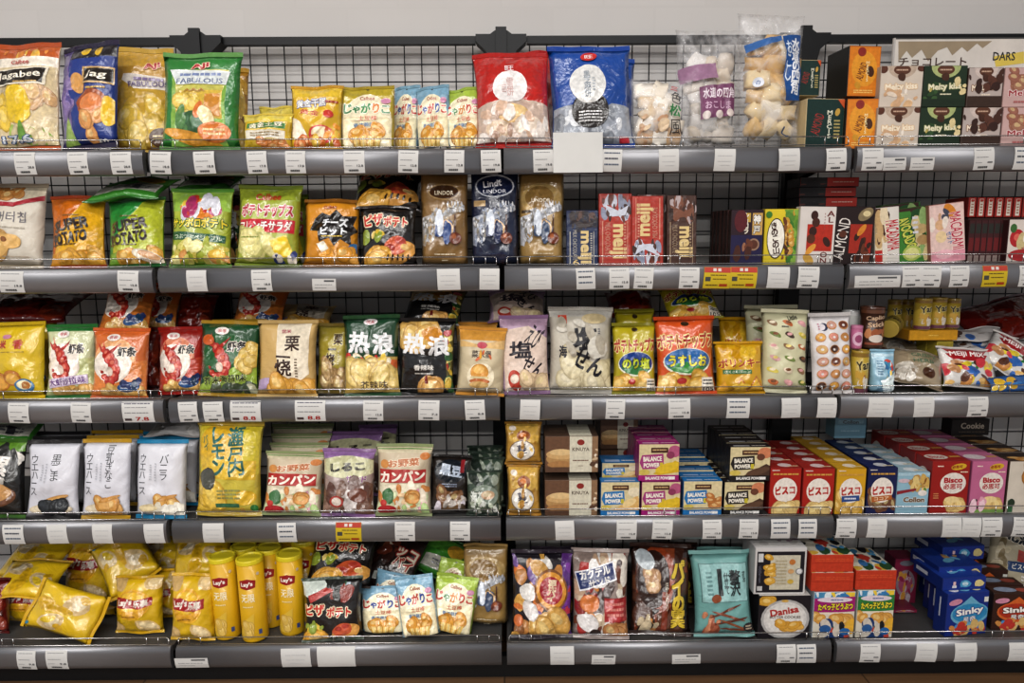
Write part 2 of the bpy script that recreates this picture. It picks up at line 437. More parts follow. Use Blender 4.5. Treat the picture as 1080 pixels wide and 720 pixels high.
        if lh:
            vs, fs = [], []
            for z, k in ((h - lh, .9), (h - lh, 1.03), (h - .003, 1.03), (h, 1.0), (h, .9), (h - .004, .86)):
                for i in range(n): vs.append((r * k * math.cos(2 * PI * i / n), r * k * math.sin(2 * PI * i / n), z))
            for j in range(5): fs += [(j * n + i, j * n + (i + 1) % n, (j + 1) * n + (i + 1) % n, (j + 1) * n + i) for i in range(n)]
            fs += [tuple(range(n))[::-1], tuple(range(5 * n, 6 * n))]
            q = mesh_py('lid', vs, fs, False, hexc(d['seal'])); q.materials.append(mat); kids.append(('lid', q))
        res = (me, kids)
    res = (res[0], [(nm, q) for nm, m in res[1] for q in (split(m) if 'printed' in nm else [m])])
    MC[ck] = res
    return res

DES = {}
def D(key, kind, name, cat, bg, seal, T_, front, mat=None, top=None, side=None, topc=None, sidec=None, seal_h=.045, short=None, **kw):
    DES[key] = dict(kind=kind, name=name, cat=cat, bg=bg, seal=seal, T=T_, front=front, top=top, side=side, topc=topc, sidec=sidec,
                    mat=mat or ('card' if kind == 'box' else 'tube' if kind == 'tube' else 'clear' if kind == 'clear' else 'film'), seal_h=seal_h, short=short, lid=kw.pop('lid', .012), **kw)

GOODS_ = []                                             # (object, row, rests on the deck)
PLACED = []                                            # (row, px, short) of what stands at the front, for the price tags
def emit(key, mw, w, h, t, label, group, var=0):
    me, kids = package(key, w, h, t, var); d = DES[key]
    o = link(d['name'], me); o.matrix_world = mw
    for nm, m in kids: link(nm, m, o)
    tag(o, label, d['cat'], group); GOODS_.append([o, ROW[0], ROW[1]])
    return o
ROW = [0, False]
def allverts(o):
    vs, fs = [], []; b = 0
    for q in [o] + [c for c in o.children if c.name.split('.')[0] in ('top_seal', 'bottom_seal', 'lid')]:
        me = q.data; n = len(me.vertices); a = np.empty(n * 3, dtype=np.float32); me.vertices.foreach_get('co', a)
        m = np.array(o.matrix_world); vs.append(a.reshape(n, 3) @ m[:3, :3].T + m[:3, 3]); fs += [tuple(b + i for i in p.vertices) for p in me.polygons]; b += n
    return np.concatenate(vs), fs
def settle(rounds=14):
    """let nothing sink into its deck, poke the deck above or sit inside a neighbour: the one behind gives way along its line of sight"""
    from mathutils.bvhtree import BVHTree
    st = []
    for o, row, onbase in GOODS_:
        v, fcs = allverts(o); lo, hi = v.min(0), v.max(0); d = Vector((0, 0, 0))
        if lo[2] < DECK[row] + .0008: d.z = DECK[row] + .0008 - lo[2]
        if row and hi[2] + d.z > DECK[row - 1] - .0195 and not onbase: d.z = max(DECK[row - 1] - .0195 - hi[2], DECK[row] + .0008 - lo[2])
        fy = v[v[:, 2] < DECK[row] + .036][:, 1]; fy = min(fy.min() if len(fy) else 9, lo[1] + .02)   # low down it stands behind the wire guard, higher up it may lean over it a little
        if fy < YS[row] + .0085: d.y = YS[row] + .0085 - fy
        if hi[1] > YB - .008: d.y = min(d.y, 0) + YB - .008 - hi[1]
        st.append([o, row, v + np.array(d), d, fcs, None, .014 if lo[1] < YS[row] + .07 else .1, Vector(d)])
    def tree(s):
        if s[5] is None: s[5] = BVHTree.FromPolygons([tuple(x) for x in s[2]], s[4])
        return s[5]
    for r in range(rounds):
        bb = [(s[2].min(0), s[2].max(0)) for s in st]; mv = {}
        for i in range(len(st)):
            for j in range(i + 1, len(st)):
                if abs(st[i][1] - st[j][1]) > 1: continue
                (a0, a1), (b0, b1) = bb[i], bb[j]
                e = np.minimum(a1, b1) - np.maximum(a0, b0)
                if (e <= 0).any() or not tree(st[i]).overlap(tree(st[j])): continue
                k, q = (i, j) if (a0[1] + a1[1]) > (b0[1] + b1[1]) else (j, i)
                if bb[k][1][1] > YB - .012: k, q = q, k; sg = -1
                else: sg = 1
                if abs(a0[2] - b1[2]) < .012 or abs(b0[2] - a1[2]) < .012:      # one stands on the other: lift it a little
                    u = i if a0[2] > b0[2] else j; mv.setdefault(u, Vector((0, 0, 0))).z += .0015; continue
                c = Vector((bb[k][0] + bb[k][1])) / 2 - CAM; c = c / c.y
                step = Vector((c.x, 1, c.z if bb[k][0][2] > DECK[st[k][1]] + .02 else 0)) * (.004 * sg)
                if sg < 0 and bb[k][0][1] < YS[st[k][1]] + .013: continue
                mv.setdefault(k, Vector((0, 0, 0))); mv[k] += step if mv[k].length < .012 else Vector((0, 0, 0))
        if not mv: break
        go = False
        for k, d in mv.items():
            s = st[k]
            if (s[3] + d - s[7]).length > s[6]: continue
            go = True; s[2] = s[2] + np.array(d); s[3] = s[3] + d; s[5] = None
            z = s[2][:, 2].min() - DECK[s[1]] - .0008
            if z < 0: s[2] = s[2] - np.array((0, 0, z)); s[3] = s[3] - Vector((0, 0, z))
        if not go: break
    for o, row, v, d, f, t, cap, d0 in st: o.matrix_world = Matrix.Translation(d) @ o.matrix_world
def basis(lean, roll, yaw):
    return (Matrix.Rotation(math.radians(yaw), 4, 'Z') @ Matrix.Rotation(math.radians(-lean), 4, 'X') @ Matrix.Rotation(math.radians(roll), 4, 'Y'))
def S(row, key, x0, x1, yt, dep, label, lean=None, roll=0, yaw=0, base=None, t=None, w=None, h=None, group=None, var=0, n=1, pitch=0, front=True, ords=None, dx=0):
    """stand a package on the shelf deck (or at base: pixel row of its foot), top at pixel row yt, dep behind the shelf edge. n copies recede by pitch."""
    d = DES[key]; bag = d['kind'] != 'box'; ROW[0] = row; ROW[1] = False
    if d['kind'] == 'bag' and dep < .07 and base is None: dep = max(dep - .03, .02)
    if lean is None: lean = (11 if d['kind'] == 'bag' else 9) if d['kind'] in ('bag', 'clear', 'pouch') else 0
    Yb = YS[row] + dep; la = math.radians(lean); xc = (x0 + x1) / 2
    zb = DECK[row] + .001 if base is None else at_y(xc, base, Yb).z
    if d['kind'] in ('bag', 'clear') and lean > 30: zb += .01
    r = ray(xc, yt)
    A, B, Cc, Dd = r.y, -math.sin(la), r.z, -math.cos(la); e1, e2 = Yb - CAM.y, zb - CAM.z
    H = (A * e2 - Cc * e1) / (A * Dd - Cc * B) if h is None else h
    if row: H = min(H, (DECK[row - 1] - .022 - zb) / math.cos(la))
    ym, zm = Yb + H / 2 * math.sin(la), zb + H / 2 * math.cos(la)
    pm = yt
    for _ in range(3):
        q = at_y(xc, pm, ym); pm = proj((q.x, ym, zm))[1]
    Wd = (x1 - x0) / FPX * depth((q.x, ym, zm)) * (.985 if bag else .975) if w is None else w
    if front: PLACED.append((row, xc, x0, x1, d['short'] or d['cat']))
    rb = basis(lean, roll, yaw); off = rb @ Vector((0, 0, H / 2)); out = None
    orig = Vector((q.x, ym, zm)) - off
    for i in range(n):
        lb = label if i == 0 else f"{label}, {ords[i] if ords else ORD[i]} from the front in its row" if n > 1 else label
        if i > 0 or n == 1 or True:
            o = emit(key, Matrix.Translation(orig + Vector((dx * i, pitch * i, 0))) @ rb, Wd, H, t, lb if (i or n == 1) else label + ', front of its row', group, var)
        if out is None: out = o
    return out, Wd, H, orig
ORD = ['first', 'second', 'third', 'fourth', 'fifth', 'sixth', 'seventh', 'eighth']
def F(row, key, cx, cy, dep, w, h, lean, roll, yaw, label, t=None, group=None, var=0):
    """a package lying or tilted freely: its middle on the pixel ray at that depth"""
    d = DES[key]; rb = basis(lean, roll, yaw); ROW[0] = row; ROW[1] = False
    c = at_y(cx, cy, YS[row] + dep); loc = Vector((0, (t or d['T']) / 2 if d['kind'] == 'box' else 0, h / 2))
    return emit(key, Matrix.Translation(c - rb @ loc) @ rb, w, h, t, label, group, var)
# ================================================================== DESIGNS
# ---- top shelf
D('jaga', 'bag', 'crisps_bag', 'snack bag', 'd8c49a', 'b85526', .06, [R(0, 0, 1, .15, 'c2612c'), N(.05, .07, .95, .14, ['e8b84a', 'd98a3a'], 10, 3, .05), R(0, .15, 1, .24, 'efe6d6'),
  R(0, .24, 1, .97, 'd9c7a0'), K(.25, .6, .2, .15, 'e9c536', 6, 4, .14), K(.72, .55, .2, .22, 'cfa878', 8, 5, .12), E(.45, .6, .22, .17, 'e4c22c', 10, 20, 0, .04, 2), N(.05, .84, .95, .95, ['8fb046', 'a5bb5a', '6d9a3c', 'd9c9a0'], 26, 6, .08),
  P([(.04, .27), (.9, .25), (.86, .42), (.0, .43)], 'e8e0cc'), P([(.06, .28), (.87, .265), (.83, .405), (.03, .415)], '1d1712'), T('Jagabee', .45, .335, .72, .085, 'f4eedc', None, 2), T('Calbee', .45, .2, .3, .04, 'b03028'), L(.4, .39, .78, .41, 'd8b060', 1), T('17.6', .4, .9, .5, .06, 'dfe8f0', '3a5a8a')], short='orange-topped white crisps bag')
D('jagb', 'bag', 'crisps_bag', 'snack bag', '1f3a86', '2a2440', .06, [R(0, 0, 1, .16, '1c1a20'), E(.5, .09, .07, .045, 'e0b82c'), E(.72, .1, .07, .045, 'e0b82c'), P([(0, 0), (.22, 0), (.3, .97), (0, .97)], '6b579c'), N(0, .3, .25, .95, ['8a78b0', '584a8c', '7c6fae'], 12, 3, .12), P([(.1, .93), (.25, .7), (.4, .97), (.1, .97)], '8fae58'),
  E(.42, .4, .15, .09, 'd7a05c', 20), E(.68, .6, .24, .13, '9c4f2a'), E(.68, .6, .18, .09, 'd8854c'), K(.7, .8, .3, .1, 'd79a58', 8, 6, .1), E(.92, .68, .1, .14, 'e4bc2c'),
  P([(.5, .25), (.98, .27), (.98, .43), (.53, .42)], 'c7a46c'), P([(.53, .27), (.97, .285), (.97, .415), (.56, .405)], '1d1712'), T('Jag', .74, .345, .32, .085, 'f4eedc', None, -3), L(.6, .45, .9, .48, 'd9b45a', 1), T('60', .8, .95, .16, .05, 'e8e8e8')], short='blue and purple crisps bag')
D('fabg', 'bag', 'biscuit_bag', 'snack bag', 'b98d2a', 'c9a548', .055, [R(.05, .02, .95, .2, 'c99f3a'), R(.2, .33, .92, .93, 'c8a23c'), P([(.28, .27), (.95, .3), (.95, .42), (.45, .42), (.25, .33)], 'ece4da'), K(.5, .68, .3, .2, 'e3c04c', 11, 4, .17, '7a5016'), E(.82, .86, .2, .09, '54361a'), L(.68, .83, .95, .89, 'd8c080', 2), T('AJI', .72, .2, .26, .07, 'a8323a', 'e8c8a0', 8, .05), L(.45, .3, .9, .36, '8878a0', 1), T('FABULOUS', .66, .375, .6, .05, '6a5a86', None, 2)], short='gold biscuit bag')
D('fabv', 'bag', 'biscuit_bag', 'snack bag', '2f8038', '6aa05a', .06, [R(.13, .2, .86, .95, '86b24e'), P([(.17, .2), (.88, .2), (.8, .5), (.2, .6)], 'c9c466'), R(.24, .42, .82, .7, 'd8b84c'), R(.6, .46, .8, .68, 'c98a34'), K(.3, .55, .15, .1, 'e3c550', 6, 3, .13), E(.4, .74, .2, .1, '355f3a', 0, 20, 0, .1), N(.22, .66, .6, .82, ['2f5a34', '42704a', '5c8a50'], 12, 4, .09), E(.52, .62, .06, .09, 'd87a3a', 30), E(.62, .68, .12, .08, 'e8d8a8', 40), E(.42, .89, .4, .06, 'd89a30', 12), E(.72, .83, .21, .1, 'd2782c'), L(.58, .79, .86, .87, 'f3d59a', 2), P([(.1, .2), (.9, .22), (.86, .36), (.2, .36)], 'dfe5e4'), L(.24, .23, .8, .29, '7c8cb4', 1), T('FABULOUS', .51, .325, .62, .055, '5a6a8c'), T('AJI', .5, .17, .24, .07, 'b0303a', 'e8d0b0', 6, .05), T('AAA', .45, .42, .3, .03, 'b07a2a')], short='green vegetable biscuit bag')
D('gold', 'bag', 'biscuit_bag', 'snack bag', 'a8781e', 'b88f35', .05, [N(.1, .1, .9, .9, ['c79a35', '7e5514', 'dcb95a'], 22, 3, .16)], short='gold foil bag')
D('lowy', 'bag', 'biscuit_bag', 'snack bag', 'd9b62e', 'e5d36a', .05, [R(0, .05, 1, .24, 'e0cd54'), R(.1, .3, .9, .45, '49813f'), T('黄金土豆', .5, .36, .7, .13, 'f5efd0', '3a5a2c', 4), R(.08, .5, .9, .72, 'e6dfcf'), K(.5, .85, .4, .1, 'd7853a', 8, 3, .12), L(.2, .55, .8, .68, 'a08a60', 2)], short='low yellow snack bag')
D('tudou', 'bag', 'crisps_bag', 'snack bag', 'd9b01e', 'c99a2a', .05, [R(.02, .03, .98, .2, 'e2c03a'), T('黄金干层', .42, .3, .6, .13, 'f0ece0', '35549a', 4, .03, .08), T('黄金', .4, .45, .4, .08, 'c0392b', 'f3dd70', -5, .03, .05), P([(.02, .5), (.2, .58), (.35, .78), (.2, .86), (.04, .8)], 'efe5cf'), E(.64, .78, .26, .13, 'c8302a'), E(.64, .77, .2, .1, 'ecd8b0'), K(.3, .9, .3, .07, 'd8722a', 7, 2, .12), E(.78, .48, .1, .06, 'c8392b'), L(.7, .25, .95, .32, 'a03020', 1), N(.5, .6, .95, .95, ['e89a2a', 'f0c850', 'c8602a'], 10, 3, .07)], short='yellow golden-potato bag')
JG = lambda bg, c1, c2, c3, c4: [R(0, 0, 1, .16, bg), E(.5, .05, .03, .016, '2a2a20'), E(.5, .55, .46, .42, 'efe6c8'), R(.04, .5, .96, .98, 'efe4c0'), R(0, .9, .07, 1, bg),
  T('Calbee', .5, .2, .28, .06, '9a4a20', None, 0, .04), T('じ', .14, .36, .17, .17, c1, 'fbf6e0', 0, .05, .07), T('ゃ', .3, .38, .15, .13, c2, 'fbf6e0', 0, .05, .07), T('が', .48, .36, .19, .17, c3, 'fbf6e0', 0, .05, .07), T('り', .67, .36, .14, .17, c4, 'fbf6e0', 0, .05, .07), T('こ', .85, .38, .16, .13, c1, 'fbf6e0', 0, .05, .07),
  T('土豆棒', .52, .52, .36, .08, 'c05028', 'f6ecc8', 0, .02, .05), T('香浓蔬菜味', .5, .62, .5, .06, '4a78a8'), K(.5, .74, .27, .1, 'd99a34', 9, 4, .14), P([(.2, .8), (.8, .8), (.72, .99), (.28, .99)], 'e0bd68')] + [P([(.22 + i * .07, .8), (.25 + i * .07, .8), (.28 + i * .058, .99), (.265 + i * .058, .99)], 'f3dfa0' if i % 2 else 'c08c3a') for i in range(8)] + [E(.85, .25, .09, .045, 'c88aa8')]
D('jgy', 'pouch', 'potato_stick_pouch', 'snack pouch', 'bba62c', 'b09a2a', .045, JG('b3a02c', '2f7a4a', '2f7a4a', '2f8a4a', 'd07a2a'), short='olive-yellow potato stick pouch')
D('jgb', 'pouch', 'potato_stick_pouch', 'snack pouch', '7fa9c0', '84adc2', .045, JG('7fa9c0', 'c0392b', '2a4a9a', 'c0392b', '2a4a9a'), short='sky blue potato stick pouch')
D('jgg', 'pouch', 'potato_stick_pouch', 'snack pouch', 'a9c24a', 'aac450', .045, JG('a9c24a', 'c0402b', '2f7a3a', 'd0802a', 'c0402b'), short='lime green potato stick pouch')
D('ricer', 'bag', 'rice_cracker_bag', 'snack bag', 'b9231f', 'b3201e', .07, [P([(0, 0), (1, 0), (1, .6), (.5, .52), (0, .6)], 'b9231f'), P([(0, .58), (.5, .5), (1, .58), (1, .98), (0, .98)], 'c9b3a4'), E(.5, .68, .22, .09, 'd8b070'), E(.5, .66, .19, .07, 'e8c890'), E(.3, .82, .18, .08, 'd9c2a8'), E(.7, .8, .2, .1, 'e6d6c4'), N(.05, .6, .95, .96, ['e8ddd4', 'b89a88', 'd8b8a0', 'f0e8e0'], 26, 4, .09), R(0, .94, 1, .98, '7c1a20'), E(.47, .4, .24, .17, 'ece8e6'), V('雪饼', .47, .4, .1, .2, 'c9a8a4'), T('旺', .47, .2, .12, .06, 'e8d8d8'), L(.36, .36, .42, .46, 'c9a8a4', 4)], short='red rice cracker bag')
D('blueb', 'bag', 'sesame_cracker_bag', 'snack bag', '134a9c', '1148a0', .07, [P([(0, .62), (.25, .6), (.5, .7), (.75, .6), (1, .62), (1, .98), (0, .98)], '9aa0aa'), N(.05, .68, .95, .96, ['b8bcc4', '80868f', '6a6f78', 'cfd2d6'], 24, 3, .08), E(.47, .66, .24, .17, '241f1e'), E(.45, .41, .23, .19, 'e6e6e4'), V('黑芝麻饼', .44, .42, .09, .26, '8a94a0'), L(.5, .36, .54, .5, 'a8b0b8', 5), L(.32, .66, .62, .78, 'cfcfcf', 4), E(.48, .14, .1, .045, 'c8302c'), T('旺', .48, .14, .1, .04, 'f4e8e8'), R(.82, .9, .94, .98, 'b82a38')], short='big blue sesame cracker bag')
D('matsu', 'clear', 'cracker_bag', 'snack bag', 'e8e8e6', None, .07, [T('三', .7, .2, .12, .06, 'b8303a', None, -15, .04), T('色', .73, .33, .18, .16, '1c1c22', None, -8, .01), T('松', .72, .5, .2, .16, '2f7a45', None, -4, .03), T('風', .74, .72, .22, .2, '22181a', None, 4, .01), N(.15, .55, .6, .95, ['c9a888', 'd8c0a0', 'b89070'], 9, 4, .07)], fill=(('cracker', ['d9c2a0', 'e6dccb', 'c8a57c', 'efe8dc'], 14),), fs=.026, fh=.75, cols=3, short='white cracker bag with brush lettering')
D('clrp', 'clear', 'candy_bag', 'snack bag', 'e6e6ea', None, .09, [P([(.3, .52), (.85, .48), (.87, .72), (.34, .76)], '7c4a6c'), P([(.0, .36), (.55, .33), (.58, .45), (.04, .48)], 'a07a96'), T('水道の四角', .6, .56, .5, .08, 'f2e8f0', None, 4, .03), T('おこしま', .6, .65, .42, .06, 'd8b8d0', None, 4), E(.42, .73, .06, .03, 'e8dcd8'), E(.62, .72, .06, .03, 'e8dcd8'), E(.8, .7, .06, .03, 'e8dcd8')], fill=(('biscuit', ['d8cfc4', 'e6e2de', 'cfc2b0', 'e0dcd6'], 21),), fs=.026, fh=.62, cols=3, short='purple-labelled clear candy bag')
D('clrb', 'clear', 'candy_bag', 'snack bag', 'eaeaf0', None, .1, [P([(.62, .22), (.93, .2), (.93, .66), (.66, .68)], '1d4f8e'), P([(.06, .28), (.6, .22), (.6, .26), (.08, .34)], '3a68a4'), V('水道の四角', .83, .43, .17, .4, 'eef2f8', None, 0, .04), V('おこし', .7, .4, .1, .28, 'd8e4f2'), T('し', .74, .88, .16, .05, '34507a', None, -20), E(.25, .55, .08, .035, 'dfe4ee'), T('の', .25, .55, .06, .03, '4a6aa0')], fill=(('biscuit', ['d6b57e', 'e2cda2', 'cfa86c', 'e8dcc4'], 18),), fs=.03, fh=.66, cols=3, short='blue-labelled clear candy bag')
D('greenbx', 'box', 'almond_box', 'chocolate box', '1d3b35', None, .12, [R(.03, .03, .97, .97, '17342f'), T('ALMOND', .3, .5, .5, .2, 'a8322c', None, 75, .0), V('MERCIS', .62, .5, .14, .55, 'dfe0cc', None, 0, .03), E(.82, .26, .06, .08, 'c7a24a', 30), L(.74, .4, .9, .8, 'b9a86a', 6), P([(.8, 0), (1, 0), (1, .2)], 'c8582c')], sidec='c9b48a', topc='b8a67e', short='dark green chocolate box')
D('orangebx', 'box', 'almond_box', 'chocolate box', 'cf761c', None, .1, [R(.04, .04, .96, .96, 'd8821f'), E(.5, .45, .4, .35, 'e09a2c', 10), E(.7, .5, .12, .1, '4a2814', 40), E(.32, .78, .1, .07, 'c9922a', 20), E(.4, .12, .13, .09, '8c2a22'), T('ALMOND', .42, .5, .5, .16, '6e3212', None, 72, .02), V('MERCIS', .6, .5, .1, .4, 'f3e2b0'), L(.2, .86, .8, .94, 'f0c870', 2)], sidec='1b1a18', topc='8a4a18', short='orange chocolate box')
MEL = lambda bg, tx, ol, nuts, top: [E(.5, .02, .34, .28, top), E(.5, .1, .2, .12, '5e3826'), L(.36, .07, .64, .14, 'c8a890', 1), E(.5, .27, .1, .09, '4a2a1a', 0, 16, 0, .1), T('Melty kiss', .5, .52, .76, .2, tx, ol, 3, .05, .08), L(.4, .66, .66, .72, tx, 1)] + nuts
D('melw', 'box', 'chocolate_box', 'chocolate box', 'd2c6b8', None, .07, MEL('', 'f2e6d0', 'd8b890', [E(.06, .08, .1, .1, '5c3424'), E(.95, .06, .1, .08, '5c3424'), N(.02, .6, .98, .98, ['e3d4c2', 'd8b48a', 'eee4d8', 'cda884'], 14, 3, .1)], 'bba896'), topc='cfc4b8', sidec='a89c90', short='cream chocolate box')
D('melg', 'box', 'chocolate_box', 'chocolate box', '1f331f', None, .07, MEL('', 'e9e2c4', '6d7a4a', [N(.03, .35, .3, .98, ['2c4a28', '3a5a30', 'b8a860'], 10, 3, .07), N(.75, .35, .98, .7, ['dccb9a', '345028'], 6, 5, .08), R(0, .8, 1, .99, '1a2c1a')], 'a9b47a'), topc='24381f', sidec='16240f', short='dark green chocolate box')
D('melb', 'box', 'chocolate_box', 'chocolate box', 'b9aca6', None, .07, MEL('', 'efe0cc', '7c5030', [N(.02, .1, .98, .55, ['4a2a1e', '5c3628', '3a2018'], 14, 2, .1), R(0, .72, 1, .99, '3e2a20')], 'cbbcb4'), topc='8a7468', sidec='4a342a', short='brown speckled chocolate box')
D('melp', 'box', 'chocolate_box', 'chocolate box', 'c9a9a4', None, .07, [K(.3, .3, .25, .25, 'a06a58', 7, 3, .16), E(.75, .3, .2, .25, 'c8302c', 20), T('Melty', .5, .66, .7, .2, '9c2c34', 'eed8d4', 3), L(.3, .82, .7, .92, 'b06a68', 1)], topc='b89490', sidec='9a7a74', short='pink chocolate box')
# ---- second shelf
D('korea', 'bag', 'butter_crisps_bag', 'snack bag', 'cfc8ba', 'c4b7a0', .07, [R(0, .03, 1, .2, 'd9cdb4'), K(.3, .13, .35, .05, 'b5793a', 8, 3, .1), P([(0, .24), (.6, .25), (1, .14), (1, .2), (.6, .3), (0, .29)], 'a32632'), T('허니버터칩', .42, .42, .76, .12, '6c6a72', None, 0, -.005), L(.2, .53, .8, .56, 'b0a898', 1), K(.32, .7, .26, .1, 'd0a865', 6, 7, .17), E(.6, .7, .16, .08, 'd9b06c'), E(.5, .68, .05, .03, '8a5a34'), L(.45, .86, .85, .88, 'b0a08c', 1)], 'matte', short='white butter crisps bag')
SUP = lambda bg, c2, ch: [P([(0, 0), (.75, 0), (.2, .6), (0, .95)], bg), P([(.75, 0), (1, 0), (1, .98), (.0, .98), (.2, .6)], c2), P([(0, .8), (1, .76), (1, .98), (0, .98)], ch), K(.6, .86, .36, .07, 'dca63a', 9, 4, .14), T('SUPER', .45, .42, .68, .17, '2a1a12', None, 8, .06), T('POTATO', .44, .6, .7, .17, '2a1a12', None, 8, .06), L(.06, .68, .6, .71, '4a3018', 1), L(.3, .28, .62, .31, '7a5a2a', 1)]
D('supo', 'bag', 'crisps_bag', 'snack bag', 'c8871a', '9a3c16', .06, SUP('c46a18', 'd8a520', 'd09020'), short='orange crisps bag with black lettering')
D('supg', 'bag', 'crisps_bag', 'snack bag', '74a024', '1f5c2c', .06, SUP('2f8a3c', 'b0b834', '6c9a2c') + [E(.75, .86, .26, .08, 'd8cdb8', 15), E(.78, .85, .18, .05, 'c99a6c', 15)], short='green crisps bag with black lettering')
D('lyg', 'bag', 'crisps_bag', 'snack bag', '3f8a2e', '2a6a2c', .055, [R(.0, .08, 1, .4, '5aa23a'), P([(.1, .55), (.95, .45), (.95, .8), (.1, .85)], 'cfcdc0'), E(.72, .3, .2, .16, 'd8a838', 10), L(.3, .6, .85, .75, '5a5a60', 2), R(.6, .6, .72, .78, '3a3a40')], short='green crisps bag lying flat')
D('sap', 'bag', 'vegetable_stick_bag', 'snack bag', 'a8b43c', '5a9a3a', .065, [R(0, .02, 1, .3, '9cc050'), E(.5, .28, .35, .12, 'd9852e', 0, 20, 0, .12), N(.15, .16, .85, .36, ['c8402c', 'e0a030', 'b03a6a', 'e8c850', 'd8d8e0'], 18, 3, .09), T('サッポロポテト', .5, .46, .92, .13, 'e8d02e', '2f5a20', 0, .05, .09), P([(.04, .56), (.95, .61), (.94, .7), (.05, .66)], '1f5a3c'), T('つぶつぶベジタブル', .5, .635, .8, .06, 'e6efd8', None, -3), N(.05, .72, .95, .95, ['d9d070', 'c8b850', 'e3dc98', 'a8b040', 'd0944a'], 40, 4, .09), E(.82, .84, .13, .06, 'e0b838')], short='lime vegetable-stick bag')
D('calb', 'bag', 'crisps_bag', 'snack bag', 'a2ac3a', '7c9030', .065, [R(0, 0, 1, .2, '98a636'), T('Calbee', .5, .16, .42, .09, 'a8361e', None, 2, .05), T('ポテトチップス', .5, .33, .84, .16, 'b5203a', 'f0dcd8', 0, .05, .08), R(.04, .44, .95, .6, 'c8283a'), T('フレンチサラダ', .48, .52, .88, .13, 'f3e6dc', '8a1a2a', 0, .04, .05), K(.3, .76, .3, .12, 'd6cf88', 8, 5, .2, '8a9a3a'), P([(.58, .7), (.85, .62), (.95, .86), (.68, .9)], 'e8c830'), N(.55, .86, .95, .93, ['2a3a7a', 'e8e0d0'], 8, 2, .06), L(.08, .64, .4, .67, '8a9a3a', 1)], short='lime salad crisps bag')
D('chees', 'bag', 'cheese_snack_bag', 'snack bag', 'd28e22', 'a06a1e', .06, [P([(.2, .3), (.35, .22), (.5, .27), (.62, .18), (.75, .28), (.98, .25), (.92, .4), (1, .48), (.88, .56), (.9, .7), (.72, .62), (.6, .72), (.5, .6), (.3, .65), (.28, .5), (.12, .48)], '1e1a1a'), T('チーズ', .6, .37, .48, .13, 'e9ecef', None, 0, .06), T('ビット', .58, .5, .5, .12, 'e9ecef', None, 0, .06), L(.35, .56, .75, .59, 'd9b82e', 1), E(.95, .78, .12, .12, '2c6aa0'), K(.5, .84, .42, .1, 'dd9a2c', 9, 3, .15), P([(.25, .68), (.4, .64), (.5, .75), (.35, .8)], 'f0ead8'), T('Calbee', .5, .14, .25, .05, 'a03a1a')], short='orange cheese-bite bag')
D('pizza', 'bag', 'pizza_crisps_bag', 'snack bag', '1c1817', '2a2220', .06, [T('ピザ', .24, .26, .38, .2, 'c62a20', 'efe2c0', 3, .06, .09), T('ポテト', .66, .29, .44, .18, 'c62a20', 'efe2c0', -2, .06, .09), E(.72, .78, .3, .16, 'd9a050', -18), E(.66, .68, .22, .14, 'c85a34', -18, 20, 0, .06), E(.56, .72, .09, .06, 'a8382c'), E(.74, .6, .1, .06, 'b84434'), E(.82, .7, .07, .05, 'e8c07a'), K(.24, .84, .2, .08, 'e0a83c', 4, 3, .2), N(.06, .46, .38, .55, ['d9b840', '8a9a3a', 'e8d080'], 8, 3, .09)] + [E(.5 + i * .09, .86, .018, .05, '2a1a12', 20) for i in range(5)], short='black pizza crisps bag')
LIN = lambda oval, oc, tx, b1, b2: [E(.5, .24, .34, .085, oc), E(.5, .24, .31, .07, oval), T('LINDOR', .5, .25, .4, .045, tx), P([(.02, .5), (.35, .46), (.9, .36), (.95, .42), (.6, .5), (.2, .62), (.1, .8), (.02, .78)], mixc(b1, 'b8bcc4', .5)), N(.04, .5, .3, .76, ['dfe0e2', b1, 'a8acb4', '8a8478'], 80, 3, .022), N(.25, .43, .6, .52, ['dfe0e2', b1, 'a8acb4', '8a8478'], 60, 5, .02), N(.55, .36, .93, .45, ['dfe0e2', b1, 'a8acb4'], 50, 4, .02), E(.5, .62, .2, .07, b2, -15), N(.25, .55, .72, .7, [b2, 'cfd6e0', 'd8b890'], 8, 6, .1), R(.735, .48, .765, .68, '4a2416'), E(.75, .72, .13, .06, '6a2e18'), E(.72, .7, .05, .025, 'a8623c'), L(.3, .87, .75, .89, tx, 1), L(.45, .93, .58, .95, tx, 1)]
D('ling', 'pouch', 'chocolate_ball_pouch', 'chocolate pouch', '8a6a3c', '8f7142', .07, LIN('4e321c', 'b09060', 'e8dcc0', 'b09a78', '2f4a80'), mat='film', seal_h=.03, short='bronze chocolate pouch')
D('linn', 'pouch', 'chocolate_ball_pouch', 'chocolate pouch', '16203c', '182342', .07, [E(.5, .18, .42, .12, 'c8ccd4'), E(.5, .18, .39, .105, '1a2446'), T('Lindt', .45, .155, .4, .07, 'e8e8ec', None, 6, .03), T('LINDOR', .5, .235, .5, .04, 'cfd2da'), R(.05, .33, .3, .39, 'c0a274')] + LIN('1a2446', '1a2446', '1a2446', '8a94a8', '2a3458')[3:], mat='film', seal_h=.03, short='navy chocolate pouch')
D('linc', 'pouch', 'chocolate_ball_pouch', 'chocolate pouch', 'a2834c', 'ae9058', .07, [E(.5, .32, .46, .17, 'b79a62'), E(.45, .3, .32, .12, '8e6f3c'), T('LINDOR', .48, .33, .42, .04, 'efe4cc'), R(.05, .43, .36, .46, '4a3a26')] + LIN('', 'a2834c', 'e8dcc0', 'c9c9cc', '3a4a66')[3:], mat='film', seal_h=.03, short='pale gold chocolate pouch')
